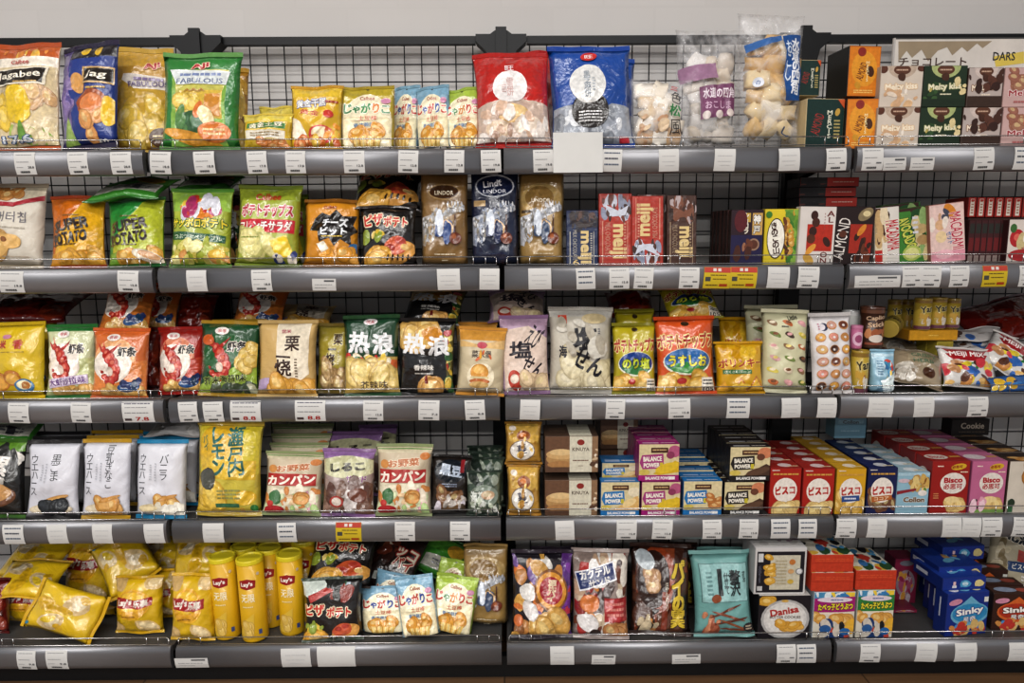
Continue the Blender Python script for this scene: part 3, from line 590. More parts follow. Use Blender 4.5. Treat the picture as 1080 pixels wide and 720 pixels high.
BAR = lambda bg, tx, ph, up: [R(.04, .02, .96, .98, bg), R(.1, .38, .13, .97, tx), R(.86, .38, .88, .97, tx), N(.1, .06, .92, .3, ph, 30, 4, .1), P([(.12, .14), (.6, .24), (.9, .16), (.8, .3), (.4, .32)], ph[0]), T('meiji', .57, .66, 1.05, .26, 'd8bf86', None, -90, .05), T('MILK CHOCOLATE', .27, .62, .95, .07, tx, None, -90, 0), L(.76, .4, .82, .9, tx, 12)]
D('meid', 'box', 'chocolate_bar', 'chocolate bar', '14244a', None, .012, BAR('16284e', 'b8b4a8', ['2a1a18', '5a4038', '1c1a2a'], 0) + [T('6', .3, .93, .2, .1, 'd8bf86')], mat='matte', short='navy chocolate bar')
D('meir', 'box', 'chocolate_bar', 'chocolate bar', 'a52c1c', None, .012, BAR('aa3020', 'c89078', ['c8ccd8', '4a2a22', '6a3020', '8a90a4', '381a14'], 0), mat='matte', short='red chocolate bar')
D('meib', 'box', 'chocolate_bar', 'chocolate bar', '40241a', None, .012, BAR('46281c', 'a08a70', ['7a4a34', '5a3020', 'b0a0a0', '30180f'], 0), mat='matte', short='brown chocolate bar')
D('kobe', 'box', 'chocolate_box', 'chocolate box', '201a44', None, .022, [R(0, 0, 1, .45, '2c1622'), R(.66, .06, .97, .45, 'c9a25a'), T('神', .8, .17, .24, .17, 'f2efe6', '2a2040', 0, .06), T('戸', .8, .36, .22, .15, 'd8d4c8', '2a2040', 0, .06), R(.34, .06, .6, .22, 'c9a84a'), V('ショコラ', .47, .24, .16, .38, 'e3dccb', None, 0, .05), E(.72, .62, .18, .11, '9a7a64'), E(.72, .62, .13, .08, '5a3020'), N(.2, .55, .6, .85, ['6a3a28', '4a2418', '9a6a50'], 7, 3, .11), E(.3, .2, .2, .2, '5a1a22')], sidec='2a1712', topc='2a1712', short='navy and maroon chocolate box')
D('brownbx', 'box', 'chocolate_box', 'chocolate box', '3a1d16', None, .022, [R(.05, .05, .95, .4, '4a241a'), L(.2, .1, .6, .3, '7a4a38', 2)], sidec='2c1612', topc='2c1612', short='dark brown chocolate box')
D('kino', 'box', 'biscuit_box', 'biscuit box', 'dcc62e', None, .035, [P([(.55, 0), (1, 0), (1, 1), (.75, 1), (.9, .5)], '6f9a34'), N(.62, .02, .98, .98, ['3f7a2e', '8ab04a', 'c89a3a', '5a8a34'], 26, 3, .1), K(.68, .55, .12, .3, 'c89438', 9, 3, .1), N(.5, .2, .72, .9, ['6a3a1e', '8a5a2a', '4a2a18'], 12, 5, .06), E(.34, .52, .26, .36, '2c1c14'), E(.34, .52, .24, .34, 'f0ece0'), V('きのこの山', .32, .52, .2, .58, '3a1c14', None, 8, .05), E(.12, .1, .09, .06, '3f7a2e')], topc='cdb52a', sidec='b8a026', short='yellow mushroom-chocolate box')
D('almw', 'box', 'chocolate_box', 'chocolate box', 'd8d2cc', None, .03, [R(.22, .3, .93, .76, 'b3301e'), E(.4, .15, .1, .08, '3a1c14'), E(.45, .27, .11, .08, '4a2418'), E(.38, .42, .11, .08, '3a1c14'), E(.34, .55, .12, .08, '5a2e1a'), E(.78, .6, .12, .07, '3a1c14', 30), E(.35, .73, .16, .06, 'd8983a', -30), E(.3, .9, .16, .08, 'c8a04a', 20), V('AL', .85, .17, .22, .2, '6a2018'), V('ON', .72, .87, .2, .2, '6a2018'), L(.68, .1, .7, .4, '9a5a50', 6)], topc='a8302a', sidec='c8c0b8', short='white almond chocolate box')
D('almd', 'box', 'chocolate_box', 'chocolate box', '241414', None, .03, [R(.38, .3, .95, .8, 'a02c1c'), N(.5, .4, .95, .95, ['4a2416', '6a341e', 'c8802e', '341a12'], 10, 3, .12), E(.75, .13, .2, .1, '8a7a5a', -20), E(.78, .12, .1, .05, 'd8c89a'), E(.68, .4, .14, .06, 'd0862e', -40), T('ALMOND', .17, .55, 1.05, .2, 'e6dfd8', None, 82, .0), E(.2, .47, .1, .06, '5a2e1c')], topc='8a1f22', sidec='241414', short='dark almond chocolate box')
D('macr', 'box', 'chocolate_box', 'chocolate box', 'd9d4cc', None, .03, [R(0, 0, .5, .98, 'b8a07a'), N(.02, .05, .55, .7, ['4a241a', '6a3826', 'c8a878', '3a1c14', 'e0d0b0'], 18, 3, .15), T('MACADAMIA', .73, .5, 1.2, .24, 'b32430', 'e9e2da', -86, .03, .05), R(0, .75, .3, .99, 'b82a20'), R(.3, .62, .5, .98, 'e0d8cc')], topc='a83a34', sidec='b8b0a8', short='red-lettered macadamia box')
D('avo', 'box', 'chocolate_box', 'chocolate box', '2f6a2c', None, .03, [R(0, .0, .95, .08, '3a1f18'), P([(0, .06), (.4, .06), (.8, 1), (.0, 1)], '3f7e30'), N(.4, .1, .95, .9, ['1d4a20', '4a8a38', 'c8b888', '5a3a24', '8aa86a'], 20, 3, .13), E(.7, .4, .16, .09, 'b8a070'), E(.72, .6, .17, .09, 'a88a5a'), T('AVOCADO', .3, .45, .9, .2, 'c8cc5a', '2a4a1c', -75, .04, .06), E(.4, .82, .26, .14, 'a8b85a'), E(.4, .82, .2, .1, 'd0d08a'), L(.45, .15, .6, .5, 'd8d8e0', 4)], topc='5a3428', sidec='24501f', short='green nut chocolate box')
D('macp', 'box', 'chocolate_box', 'chocolate box', 'd8b4ae', None, .03, [R(.02, .02, .98, .98, 'e0c4bc'), E(.6, .15, .2, .12, 'd0862e', 30), E(.3, .35, .14, .09, 'd8b088'), E(.32, .55, .16, .1, 'e4cba0'), N(.05, .1, .5, .4, ['4a4a5a', 'e8dcd0', 'c8a080'], 7, 3, .09), T('MACADAMIA', .77, .52, 1.2, .2, 'b8324a', 'f0dcd8', -86, .02, .04), T('セット', .56, .58, .35, .1, '3a6aa0', None, -80), R(.02, .8, .98, .98, 'd896a4'), E(.4, .85, .25, .08, 'e8b8c0')], topc='5a3a30', sidec='8a5a50', short='pink macadamia box')
D('amaz', 'box', 'chocolate_box', 'chocolate box', 'a02418', None, .1, [R(.25, .08, .75, .92, 'd8d0c4'), L(.35, .15, .65, .85, 'a0705a', 5), R(.3, .1, .7, .2, 'a02418')], topc='6a4a48', sidec='7a1f1a', short='small red chocolate box')
D('strawb', 'box', 'chocolate_box', 'chocolate box', 'd9cfc6', None, .024, [E(.28, .42, .22, .2, 'b0242a'), E(.28, .4, .1, .08, 'd8685a'), E(.55, .8, .5, .14, 'a8282c'), N(.4, .1, .98, .6, ['e8e0d0', 'c8b888', 'e6d4a8'], 12, 3, .14), E(.15, .2, .1, .1, '3f6a34'), V('苺', .72, .35, .3, .26, 'b89a4a'), T('チョコ', .66, .68, .5, .12, 'a8342c')], topc='b0a8a0', sidec='3a1a1a', short='white strawberry chocolate box')
D('straws', 'box', 'chocolate_box', 'chocolate box', '42181a', None, .03, [R(.1, .08, .9, .3, '2a2a24'), R(.1, .4, .9, .7, '6a1a1c'), R(.1, .8, .9, .96, '8a7a74')], topc='8a807a', sidec='3a1618', short='dark chocolate box edge')
D('redst', 'box', 'chocolate_box', 'chocolate box', 'c4382a', None, .09, [R(.0, .0, .46, 1, '26201f'), N(.03, .2, .44, .9, ['2f3a34', '6a3a30', '34302e'], 6, 3, .06), L(.56, .4, .92, .6, 'e8c0b0', 1)], topc='1f1c1c', sidec='1f1c1c', short='flat red chocolate box')
# ---- middle shelf
D('xiao', 'bag', 'corn_snack_bag', 'snack bag', 'd8b81e', 'd2b424', .065, [T('米', .34, .3, .16, .12, 'b02a22', None, 0, .06), T('香', .62, .3, .18, .13, 'b02a22', None, 0, .06), L(.3, .39, .75, .41, '9a7a1a', 1), E(.2, .78, .28, .13, 'b8762a'), E(.2, .79, .23, .1, 'd29a3c'), E(.52, .73, .16, .1, 'b8762a'), E(.52, .74, .12, .07, 'd8a648'), E(.72, .83, .17, .09, '2f6a94'), E(.72, .82, .13, .06, 'e6dcb8'), K(.72, .82, .08, .02, 'b8702a', 4, 3, .05), E(.4, .2, .09, .03, 'c88aa0')], short='yellow corn snack bag')
def PRAWN(x, y, s):
    pts = [(-.2, -.2, .05), (-.12, -.14, .075), (-.03, -.07, .09), (.05, .01, .095), (.09, .1, .095), (.07, .19, .088), (-.01, .25, .078), (-.1, .25, .062), (-.17, .2, .045), (-.2, .13, .022)]
    out = [P([(x - .2 * s, y - .2 * s), (x - .34 * s, y - .3 * s), (x - .25 * s, y - .16 * s)], 'b8342a'), P([(x - .2 * s, y - .22 * s), (x - .24 * s, y - .36 * s), (x - .15 * s, y - .2 * s)], 'cf5a44'), P([(x - .1 * s, y - .16 * s), (x + .16 * s, y - .3 * s), (x - .04 * s, y - .1 * s)], 'a8281e')]
    for a, b, r in pts: out.append(E(x + a * s, y + b * s, r * s * 1.12, r * s * 1.0, '8a1812', 0, 14))
    for i, (a, b, r) in enumerate(pts): out += [E(x + a * s, y + b * s, r * s, r * s * .9, ('c03a2c', 'a8261c')[i % 2], 0, 14), E(x + a * s - .02 * s, y + b * s - .02 * s, r * s * .5, r * s * .35, 'd8735c', 0, 10)]
    return ('G', out + [E(x - .02 * s, y + .12 * s, .07 * s, .07 * s, 'e6d4c4', 0, 12)])
SHR = lambda bg, tint, band, flav, fc, fbg: [R(0, .0, 1, .1, band), E(.45, .45, .4, .3, tint), P([(0, .6), (1, .45), (1, .98), (0, .98)], bg), E(.42, .52, .36, .26, 'ece2d6'), T('虾条', .68, .34, .34, .14, '221c1c', 'efe6d8', 2, .05, .06),
   PRAWN(.42, .5, .95), E(.4, .14, .13, .05, 'ece4dc'), T('亲亲', .4, .14, .16, .05, 'b83040'),
   K(.5, .9, .45, .05, 'd9ab5c', 10, 3, .12)] + ([P([(.12, .74), (.9, .68), (.9, .8), (.12, .86)], fbg), T(flav, .5, .77, .72, .1, fc, 'efe6ee', 5, .03, .06)] if flav else [E(.72, .83, .2, .07, '1c4f86', -6), L(.58, .8, .88, .86, 'd8e0ea', 2), N(.55, .76, .9, .8, ['2a3a6a', '1c3a5a'], 6, 2, .07)])
D('shg', 'bag', 'shrimp_cracker_bag', 'snack bag', 'c7cba2', '2f7a3a', .06, SHR('b9bf86', 'dde0c0', '2f7a3a', '大虾沙拉味', '6a3a8a', 'c9b8d0'), short='pale green shrimp cracker bag')
D('sho', 'bag', 'shrimp_cracker_bag', 'snack bag', 'c9692a', 'c8602a', .06, SHR('cf7a34', 'e2aa78', 'cc662c', None, '', ''), short='orange shrimp cracker bag')
D('shr', 'bag', 'shrimp_cracker_bag', 'snack bag', 'a8271e', 'a2221c', .06, SHR('b8402a', 'd88a6c', 'a8261e', None, '', ''), short='red shrimp cracker bag')
D('shk', 'bag', 'shrimp_cracker_bag', 'snack bag', '214f2e', 'b8922e', .06, SHR('8fae3c', '2f6038', '214f2e', '芥末海苔味', '2a3a20', '9db84a')[0:2] + [P([(0, .98), (0, .86), (.95, .5), (1, .4), (1, .98)], '93ad3e')] + SHR('', '', '', '芥末海苔味', '2a3a20', '9db84a')[4:-3] + [K(.85, .45, .1, .2, 'd8b85c', 6, 4, .12), N(.3, .84, .95, .95, ['3a4a34', '56604a', 'a8a88a'], 14, 3, .1), E(.15, .26, .12, .07, 'c8602a'), T('芥末海苔味', .48, .77, .74, .1, '232a18', 'b4c86a', 6, .03, .05)], short='dark green shrimp cracker bag')
D('lit', 'bag', 'millet_crisps_bag', 'snack bag', 'c4a468', 'c8ac74', .06, [P([(.34, .05), (.9, .05), (.9, .7), (.66, .84), (.36, .7)], 'ded2bc'), T('栗', .62, .31, .28, .2, '38221a', None, 0, .03), T('一', .47, .48, .26, .03, '38221a', None, -4, .03), T('烧', .46, .62, .3, .22, '38221a', None, 0, .03), L(.67, .5, .72, .75, '6a5a48', 7), T('优米', .5, .15, .16, .05, 'a84a5a'), E(.12, .82, .2, .07, 'a893b0', -10), K(.55, .88, .45, .06, 'cf9a3a', 12, 3, .16)], 'matte', short='tan millet crisps bag')
D('lit2', 'bag', 'millet_crisps_bag', 'snack bag', 'a8983a', '7c6a30', .06, [T('栗', .66, .24, .3, .16, '3a221a', 'd8cc8a', 0, .04), T('一', .5, .38, .26, .03, '2a221a'), T('烧', .45, .52, .3, .18, '3a221a', 'd8cc8a', 0, .04), L(.68, .4, .73, .6, 'e8e0c0', 6), K(.5, .78, .45, .15, 'b09060', 12, 3, .18, '4a2a1a')], short='olive millet crisps bag')
RELANG = lambda bg, fl, fc: [T('热', .3, .34, .44, .27, 'e8e8e8', None, -4, .05), T('浪', .74, .36, .4, .27, 'e8e8e8', None, 2, .05), E(.5, .09, .13, .04, 'ece4e4'), T('优米', .5, .09, .16, .05, 'b83040')]
D('hotg', 'bag', 'hot_crisps_bag', 'snack bag', '1d452c', '24502f', .06, RELANG('', '', '') + [R(0, .52, 1, .98, 'b89a4a'), P([(0, .52), (1, .56), (1, .66), (0, .62)], 'c8622c'), N(.03, .54, .97, .66, ['2f6a34', 'd8b83a', 'c8302a', 'e8dcc0'], 24, 3, .09), K(.45, .76, .45, .1, 'd6ba6c', 10, 5, .22), T('芥辣味', .56, .86, .5, .1, '3a2a16', None, 0, .02), L(.4, .94, .7, .96, '3a2a16', 1)], short='green hot crisps bag')
D('hotb', 'bag', 'hot_crisps_bag', 'snack bag', '161516', '1b1a1c', .06, [P([(.85, .2), (1, .05), (1, .98), (.9, .98)], '5a5228'), N(.86, .15, .98, .95, ['c8a83a', '2f5a30', 'a8402a', 'e0cf7a'], 20, 3, .06), K(.35, .2, .25, .1, 'd6ae62', 6, 4, .22), E(.62, .22, .2, .09, 'c8882e', 0, 18, 0, .1)] + RELANG('', '', '')[0:2] + [T('香辣味', .48, .64, .36, .07, 'e8e4dc', None, 0, .03), L(.32, .7, .66, .73, 'b8b4ac', 1), K(.5, .87, .25, .03, 'd8a45a', 4, 3, .16), P([(.5, .76), (.54, .72), (.56, .84), (.5, .84)], '7a1c1a'), E(.88, .2, .07, .04, 'c05a60')], short='black hot crisps bag')
D('burg', 'bag', 'burger_crisps_bag', 'snack bag', 'c9bb9c', 'c08a38', .06, [R(0, .0, 1, .2, 'c9923e'), P([(0, .2), (.4, .26), (1, .18), (1, .32), (.3, .3), (0, .3)], 'd4b076'), E(.5, .27, .11, .05, 'b84a58'), T('菜米堡', .5, .4, .44, .11, '4a4038', None, 0, .03), L(.35, .48, .65, .5, 'a89878', 1), E(.5, .72, .3, .2, 'e0d4b8'), E(.47, .66, .2, .12, 'cf9440'), E(.45, .62, .13, .06, 'e4b86a'), R(.28, .72, .68, .75, 'd8c89a'), E(.48, .79, .22, .04, 'b86a34'), E(.47, .84, .21, .05, 'c8a468'), N(.1, .3, .9, .5, ['c8602a', 'd8a030'], 4, 3, .05)], 'matte', short='cream burger crisps bag')
D('ebi', 'bag', 'rice_cracker_bag', 'snack bag', 'b59ab0', '8a6a8c', .065, [R(0, 0, 1, .14, 'b496ac'), P([(0, .2), (.6, .14), (1, .3), (1, .98), (.1, .98)], 'd6c2b4'), T('えび', .72, .28, .3, .3, '221a24', None, -30, .02), T('塩', .42, .44, .5, .22, '221a24', None, 0, .04), T('せん', .68, .66, .46, .22, '221a24', None, -32, .03), E(.3, .82, .16, .12, 'b8402e', 30), E(.28, .8, .09, .06, 'e4d4c4'), K(.6, .86, .35, .07, 'dcc4a0', 9, 3, .16)], 'matte', short='lilac shrimp rice cracker bag')
D('shio', 'bag', 'rice_cracker_bag', 'snack bag', 'bcb6a8', 'a8a49c', .07, [R(0, 0, 1, .12, 'b8b4ac'), R(.14, .1, .27, .2, 'c84a32'), K(.5, .78, .45, .16, 'cfc4a2', 12, 3, .2, '8a7a5a', 'f2ecd8'), E(.7, .14, .2, .06, 'c9b890'), T('塩', .55, .37, .42, .27, '1d1c22', None, 6, .05), T('せん', .62, .64, .52, .24, '1d1c22', None, -25, .04), T('海', .2, .52, .13, .14, '26262e', None, 0, .04), L(.76, .25, .8, .4, '6a6a70', 6), N(.1, .1, .9, .5, ['c9c4b8', 'b0a898'], 8, 4, .12)], 'matte', short='white rice cracker bag')
PC = lambda bg, oc, txt, lc, gr: [E(.5, .1, .07, .03, '3a2a1a'), T('ポテトチップス', .5, .32, .98, .2, 'a82a24', 'e8d890', 2, .05, .08), E(.5, .58, .42, .17, 'e6e6d0'), E(.5, .57, .4, .155, oc), P([(.14, .62), (.5, .58), (.86, .62), (.74, .7), (.5, .73), (.26, .7)], gr), T(txt, .5, .57, .66, .15, lc, '203a20' if lc != 'e8dc30' else '1c4a80', 0, .05, .07), K(.4, .86, .4, .08, 'dcae4a', 9, 4, .18), R(.74, .78, .96, .97, 'e0d8c8'), L(.76, .8, .94, .88, '3a3a40', 2), T('105', .85, .93, .18, .05, '2a2a30'), E(.4, .82, .08, .04, 'b02a2a')]
D('nori', 'bag', 'crisps_bag', 'snack bag', 'b7a81e', '8a8420', .065, PC('', '1e3f86', 'のり塩', 'c8d43a', '2f7a3c'), short='yellow seaweed crisps bag')
D('usus', 'bag', 'crisps_bag', 'snack bag', 'cf5520', 'c94e1e', .065, PC('', '1f62a0', 'うすしお', 'e8dc30', '3a8a3c') + [], short='orange salt crisps bag')
D('poly', 'bag', 'corn_snack_bag', 'snack bag', 'd0a018', 'c89a1c', .06, [N(.05, .1, .95, .3, ['d8b030', 'c49014'], 10, 3, .14), T('ポリンキー', .5, .42, .96, .18, 'a83a24', 'e8c84a', 2, .05, .06), R(.1, .55, .7, .63, '2f6a3c'), T('さくさくコーン', .4, .59, .54, .05, 'e6e2c8'), P([(.0, .95), (.12, .74), (.28, .95)], 'd8a02c'), P([(.3, .95), (.48, .7), (.66, .95)], 'b86a2c'), P([(.33, .95), (.48, .74), (.63, .95)], 'dfae3a'), P([(.62, .92), (.8, .66), (.98, .92)], 'b86a2c'), P([(.65, .92), (.8, .7), (.95, .92)], 'e2b440'), E(.48, .86, .2, .05, 'e4c04a')], short='yellow corn triangle bag')
CAKES = []
for _j in range(6):
    for _i in range(3): CAKES += [E(.18 + _i * .32 + .04 * (_j % 2), .17 + _j * .14, .11, .032, ['8a6a4a', 'c8b84a', '6a7a3a', 'b8683a', 'd8c8b0', '4a3a30', 'c89a9a'][(_i * 3 + _j * 2) % 7], 10, 14, 0, .08, _i + _j), E(.18 + _i * .32 + .04 * (_j % 2), .16 + _j * .14, .06, .018, ['e8dcc0', '7a4a2a', 'd8a0a0', 'e4d080'][(_i + _j) % 4], 0, 10)]
D('cake', 'bag', 'cake_snack_bag', 'snack bag', 'c9c6a4', 'cfccb0', .06, CAKES + [T('Little', .6, .1, .22, .06, '3a3a30', None, 12), L(.35, .2, .5, .23, '4a4a40', 1)], 'matte', short='pale green cake-print bag')
DON = []
for _j in range(6):
    for _i in range(3):
        if _j == 0 and _i == 0: continue
        _c = ['b8824a', '4a2a1e', 'c89a8a', 'd2a050', '6a3a2a', 'cf8a7a', 'c9a468'][(_i * 2 + _j * 3) % 7]; _x, _y = .2 + _i * .3, .16 + _j * .148
        DON += [E(_x, _y, .125, .055, 'b8804a', 0, 16), E(_x, _y - .005, .105, .044, _c, 0, 16), E(_x, _y, .035, .015, 'dcd8d4', 0, 10)]
D('donut', 'bag', 'donut_snack_bag', 'snack bag', 'd6d2d2', 'd4d0ce', .06, [E(.3, .18, .1, .05, '23284a'), E(.26, .18, .08, .04, 'd8d2d6'), L(.17, .13, .21, .22, 'b85a7a', 3)] + DON, 'matte', short='white doughnut-print bag')
D('roll', 'tube', 'plastic_jar', 'snack jar', 'cfcfca', 'd8d8d6', .05, [R(0, .3, 1, .7, 'c8c2b8'), L(.2, .35, .8, .6, '9a9288', 3)], lid=.012, short='white plastic jar')
D('pcan', 'tube', 'snack_cup', 'snack cup', 'b86a8c', 'c27a9a', .05, [E(.5, .5, .35, .35, 'e0b8cc'), E(.5, .5, .2, .2, '9a4a70')], lid=.008, short='pink cup')
D('bcan', 'tube', 'cocoa_can', 'snack can', '3f2519', '5a3524', .05, [R(0, 0, 1, .1, '6a4028'), T('Caplico', .5, .22, .6, .14, 'd0b090', None, 6, .04), T('Stick', .5, .38, .5, .13, 'd0b090', None, 6, .04), N(.25, .48, .8, .65, ['a05a34', 'c88a5a', '6a3a24'], 12, 3, .09), E(.5, .74, .2, .1, 'd9cfc4'), R(.2, .84, .8, .9, '8a4a34')], lid=.006, short='brown chocolate can')
D('ycan', 'tube', 'biscuit_stick_cup', 'snack can', 'b59a3a', 'a88c34', .05, [R(0, .0, 1, .1, '8a6a24'), T('Yan', .5, .3, .5, .22, '221a18', 'd8c880', 8, .04), N(.2, .5, .8, .75, ['8a3a3a', 'd8d0c0', '3a2a4a', 'c8a040'], 12, 3, .1), R(0, .86, 1, .97, '6a3a4a')], lid=.005, short='yellow biscuit-stick cup')
D('cone', 'tube', 'biscuit_stick_cup', 'snack can', 'b8a04a', 'a8923e', .05, [T('Yan', .5, .4, .5, .3, '3a2a18', None, 10, .04), R(0, .7, 1, .85, '8a7a2c')], lid=.005, short='yellow cup lying down')
D('ybox', 'box', 'biscuit_box', 'biscuit box', 'b8a83a', None, .05, [R(.05, .05, .95, .3, '9a8a2c'), T('Yan Yan', .5, .45, .8, .2, '2a2018', 'd8cc80', 10, .04), N(.1, .6, .9, .95, ['c8a040', '6a8a3a', '8a3a4a'], 12, 3, .1)], topc='8a7a2a', short='small yellow biscuit box')
D('lblue', 'pouch', 'biscuit_stick_cup', 'snack cup', '8fb8cc', '9cc4d6', .05, [R(.05, .1, .95, .16, 'b8d4e0'), E(.65, .35, .22, .12, 'c8402c', 20), E(.62, .36, .12, .06, 'e8c83a'), N(.4, .3, .95, .7, ['2a6a9a', 'e0c040', 'd8e4ea', '3a8ab0'], 16, 3, .09), R(.16, .22, .44, .6, 'a8c8d8'), L(.2, .24, .4, .58, '4a7a9a', 6), P([(.3, .7), (.9, .5), (.8, .95), (.4, .97)], 'd8e4e4'), L(.15, .86, .7, .93, '4a6a8a', 2)], short='light blue biscuit cup')
D('tray', 'box', 'display_tray', 'display tray', 'c08a14', None, .07, [R(.02, .05, .98, .95, 'cc961a'), L(.4, .45, .6, .6, 'e8c860', 1)], topc='a87812', sidec='a87812', short='yellow display tray')
D('beige', 'bag', 'nut_cookie_bag', 'snack bag', '9c8c74', '7a6c58', .06, [P([(.3, .1), (.95, .05), (.95, .45), (.3, .5)], 'a89a80'), T('CRISPY', .6, .22, .5, .12, '4f6a54', None, 8, .03), T('HERB', .6, .4, .4, .12, '4f6a54', None, 8, .03), E(.25, .7, .2, .2, 'cfc8bc', 20, 20, 0, .1), N(.08, .58, .42, .9, ['b8b0a4', '8a7a68', 'dcd6cc'], 12, 3, .09), E(.72, .68, .13, .12, '4a2c1c', 40)], short='beige cookie bag')
MXB = [P([(.08, .06), (.92, .06), (.5, .6)], 'a8222a'), P([(.1, .2), (.9, .2), (.8, .36), (.2, .36)], 'a8222a'), T('MEIJI MIX', .5, .22, .66, .16, 'ece4e0', None, 0, .04), P([(.28, .38), (.72, .38), (.5, .72)], 'e2ded8'), E(.52, .52, .14, .1, '2f8a4a'), E(.56, .5, .05, .04, 'e2ded8'), N(.02, .4, .98, .95, ['5a3424', 'c88a4a', 'd8b06a', '3a6ab0', 'c8404a', '4a2a20', 'e0c83a', 'b8865a'], 34, 3, .1)]
D('mix', 'bag', 'candy_mix_bag', 'candy bag', 'd2cfcb', 'd0ccc8', .05, MXB, short='white candy mix bag')
D('enve', 'bag', 'candy_mix_bag', 'candy bag', 'c4bfbc', 'd4d0cc', .03, [E(.15, .4, .1, .3, '5a3a2c'), N(.05, .3, .9, .9, ['b8b0ac', '6a4a3a', 'd8d4d0'], 10, 3, .06), E(.3, .8, .08, .15, '3a6ab0')], short='white candy bag lying flat')
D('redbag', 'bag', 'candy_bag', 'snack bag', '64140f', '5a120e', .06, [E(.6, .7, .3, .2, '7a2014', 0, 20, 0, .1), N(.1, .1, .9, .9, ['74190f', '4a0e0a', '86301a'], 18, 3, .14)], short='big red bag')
D('strip', 'bag', 'candy_strip', 'candy bag', '2c5a94', '3a6aa4', .03, [E(.2, .5, .12, .4, 'e0b83a'), E(.45, .5, .12, .4, 'c8a030'), N(.05, .1, .95, .9, ['3a7ab8', 'e0c040', '1d3a6a'], 12, 3, .1)], short='blue candy strip')
# ---- fourth shelf
D('snail', 'bag', 'snail_snack_bag', 'snack bag', '171614', '3f6a24', .06, [R(.0, .03, 1, .16, '5f8a2e'), N(.1, .18, .9, .45, ['d8d4cc', 'b8b4ac', '2a2a28'], 22, 3, .12), T('螺', .55, .32, .5, .26, 'e0dcd4', '1a1a18', -8, .03), E(.5, .7, .42, .15, '6a4228'), E(.5, .66, .36, .12, 'b88a52'), E(.45, .64, .2, .08, 'd8b684'), E(.15, .55, .12, .06, 'b02a20')], short='black snail-snack bag')
WAF = lambda t2, pc, heap: [V('ウエハース', .17, .43, .15, .5, '3a3d42', None, 0, -.005), V(t2, .62, .34, .17, .1 * len(t2) + .02, '2a2c30', None, 0, 0), L(.33, .3, .37, .5, 'b0b2b8', 7), L(.44, .28, .47, .52, 'b0b2b8', 7), E(.5, .86, .42, .07, 'cfc2a8')] + heap
D('wafk', 'bag', 'wafer_bag', 'wafer bag', 'd3d3da', '1c1a1c', .05, WAF('黒ごま', '', [E(.64, .72, .24, .03, 'b8894a', -8), E(.6, .75, .18, .03, 'c89a58', -14), K(.42, .83, .14, .04, '24282c', 5, 3, .12, '0a0a0a', '4a4e54'), K(.7, .83, .14, .03, '24282c', 5, 6, .12, '0a0a0a', '4a4e54')]), 'matte', seal_h=.05, short='black-sealed white wafer bag')
D('wafy', 'bag', 'wafer_bag', 'wafer bag', 'd3d3da', 'b58d1e', .05, WAF('豆乳きなこ', '', [K(.5, .83, .3, .06, 'c4904a', 9, 3, .14), R(.42, .77, .66, .87, 'c89a58'), E(.65, .73, .22, .025, 'b8843a', -10)]), 'matte', seal_h=.05, short='gold-sealed white wafer bag')
D('wafb', 'bag', 'wafer_bag', 'wafer bag', 'd6d6dc', '1c7fa8', .05, WAF('バニラ', '', [K(.6, .8, .25, .05, 'c69548', 7, 3, .13), N(.5, .83, .95, .93, ['e0dccf', 'd0c8b4', 'ece8dc'], 12, 3, .1), E(.7, .72, .2, .025, 'b8843a', -10), E(.3, .85, .2, .04, 'd8c8a0')]), 'matte', seal_h=.05, short='blue-sealed white wafer bag')
D('lemon', 'bag', 'lemon_cake_bag', 'snack bag', 'cdbd4a', 'c4a83a', .075, [R(.02, .02, .98, .55, 'cdbb34'), E(.4, .3, .38, .28, 'd2a92a'), P([(.05, .35), (.95, .4), (.95, .6), (.5, .58), (.1, .5)], 'd8b434'), V('瀬戸内', .66, .3, .26, .5, '2a6a62', None, 6, .03), V('レモン', .38, .3, .22, .5, '2a6a62', None, 6, .04), V('バイ', .16, .22, .1, .16, '4a7a5a', None, 10), K(.18, .76, .16, .13, 'd9b43e', 6, 3, .22, 'a8801e', 'f0dc80'), E(.22, .58, .16, .1, '4a4a40', 0, 16, 0, .12), E(.8, .78, .16, .08, 'd8b02c'), R(.36, .84, .72, .885, '2f6a4a'), L(.4, .68, .75, .8, '9a9a5a', 3), E(.92, .9, .05, .04, '2f7a3a'), T('レモン', .75, .92, .1, .05, 'c8602a', None, 80)], short='yellow lemon cake bag')
D('kanp', 'bag', 'vegetable_biscuit_bag', 'snack bag', 'c3b49a', '8a9468', .06, [R(.0, .02, 1, .12, 'c8bda0'), R(.02, .06, .98, .075, '6a8a50'), T('お野菜', .5, .25, .6, .11, 'b8724a', 'e8dcc4', 5, .05, .06), E(.88, .16, .09, .05, 'c47a3a'), E(.14, .27, .08, .06, 'c88a4a'), R(.04, .34, .92, .52, 'a82a26'), T('カンパン', .48, .43, .86, .15, 'efe6d8', 'a82a26', 3, .06, .05), R(.04, .53, .95, .96, 'd3cbb2'), N(.05, .55, .95, .95, ['c8864a', 'e6c8a0', 'c8d0a8', 'd8a0b0', 'e8dcc8', 'b0c888'], 34, 3, .08), E(.22, .7, .12, .1, '3a6a3c', 0, 14, 0, .12), E(.2, .9, .17, .07, 'a8242a'), E(.14, .8, .06, .05, 'b83a34'), K(.62, .7, .12, .06, 'cf9450', 4, 3, .11)], 'matte', short='cream vegetable biscuit bag')
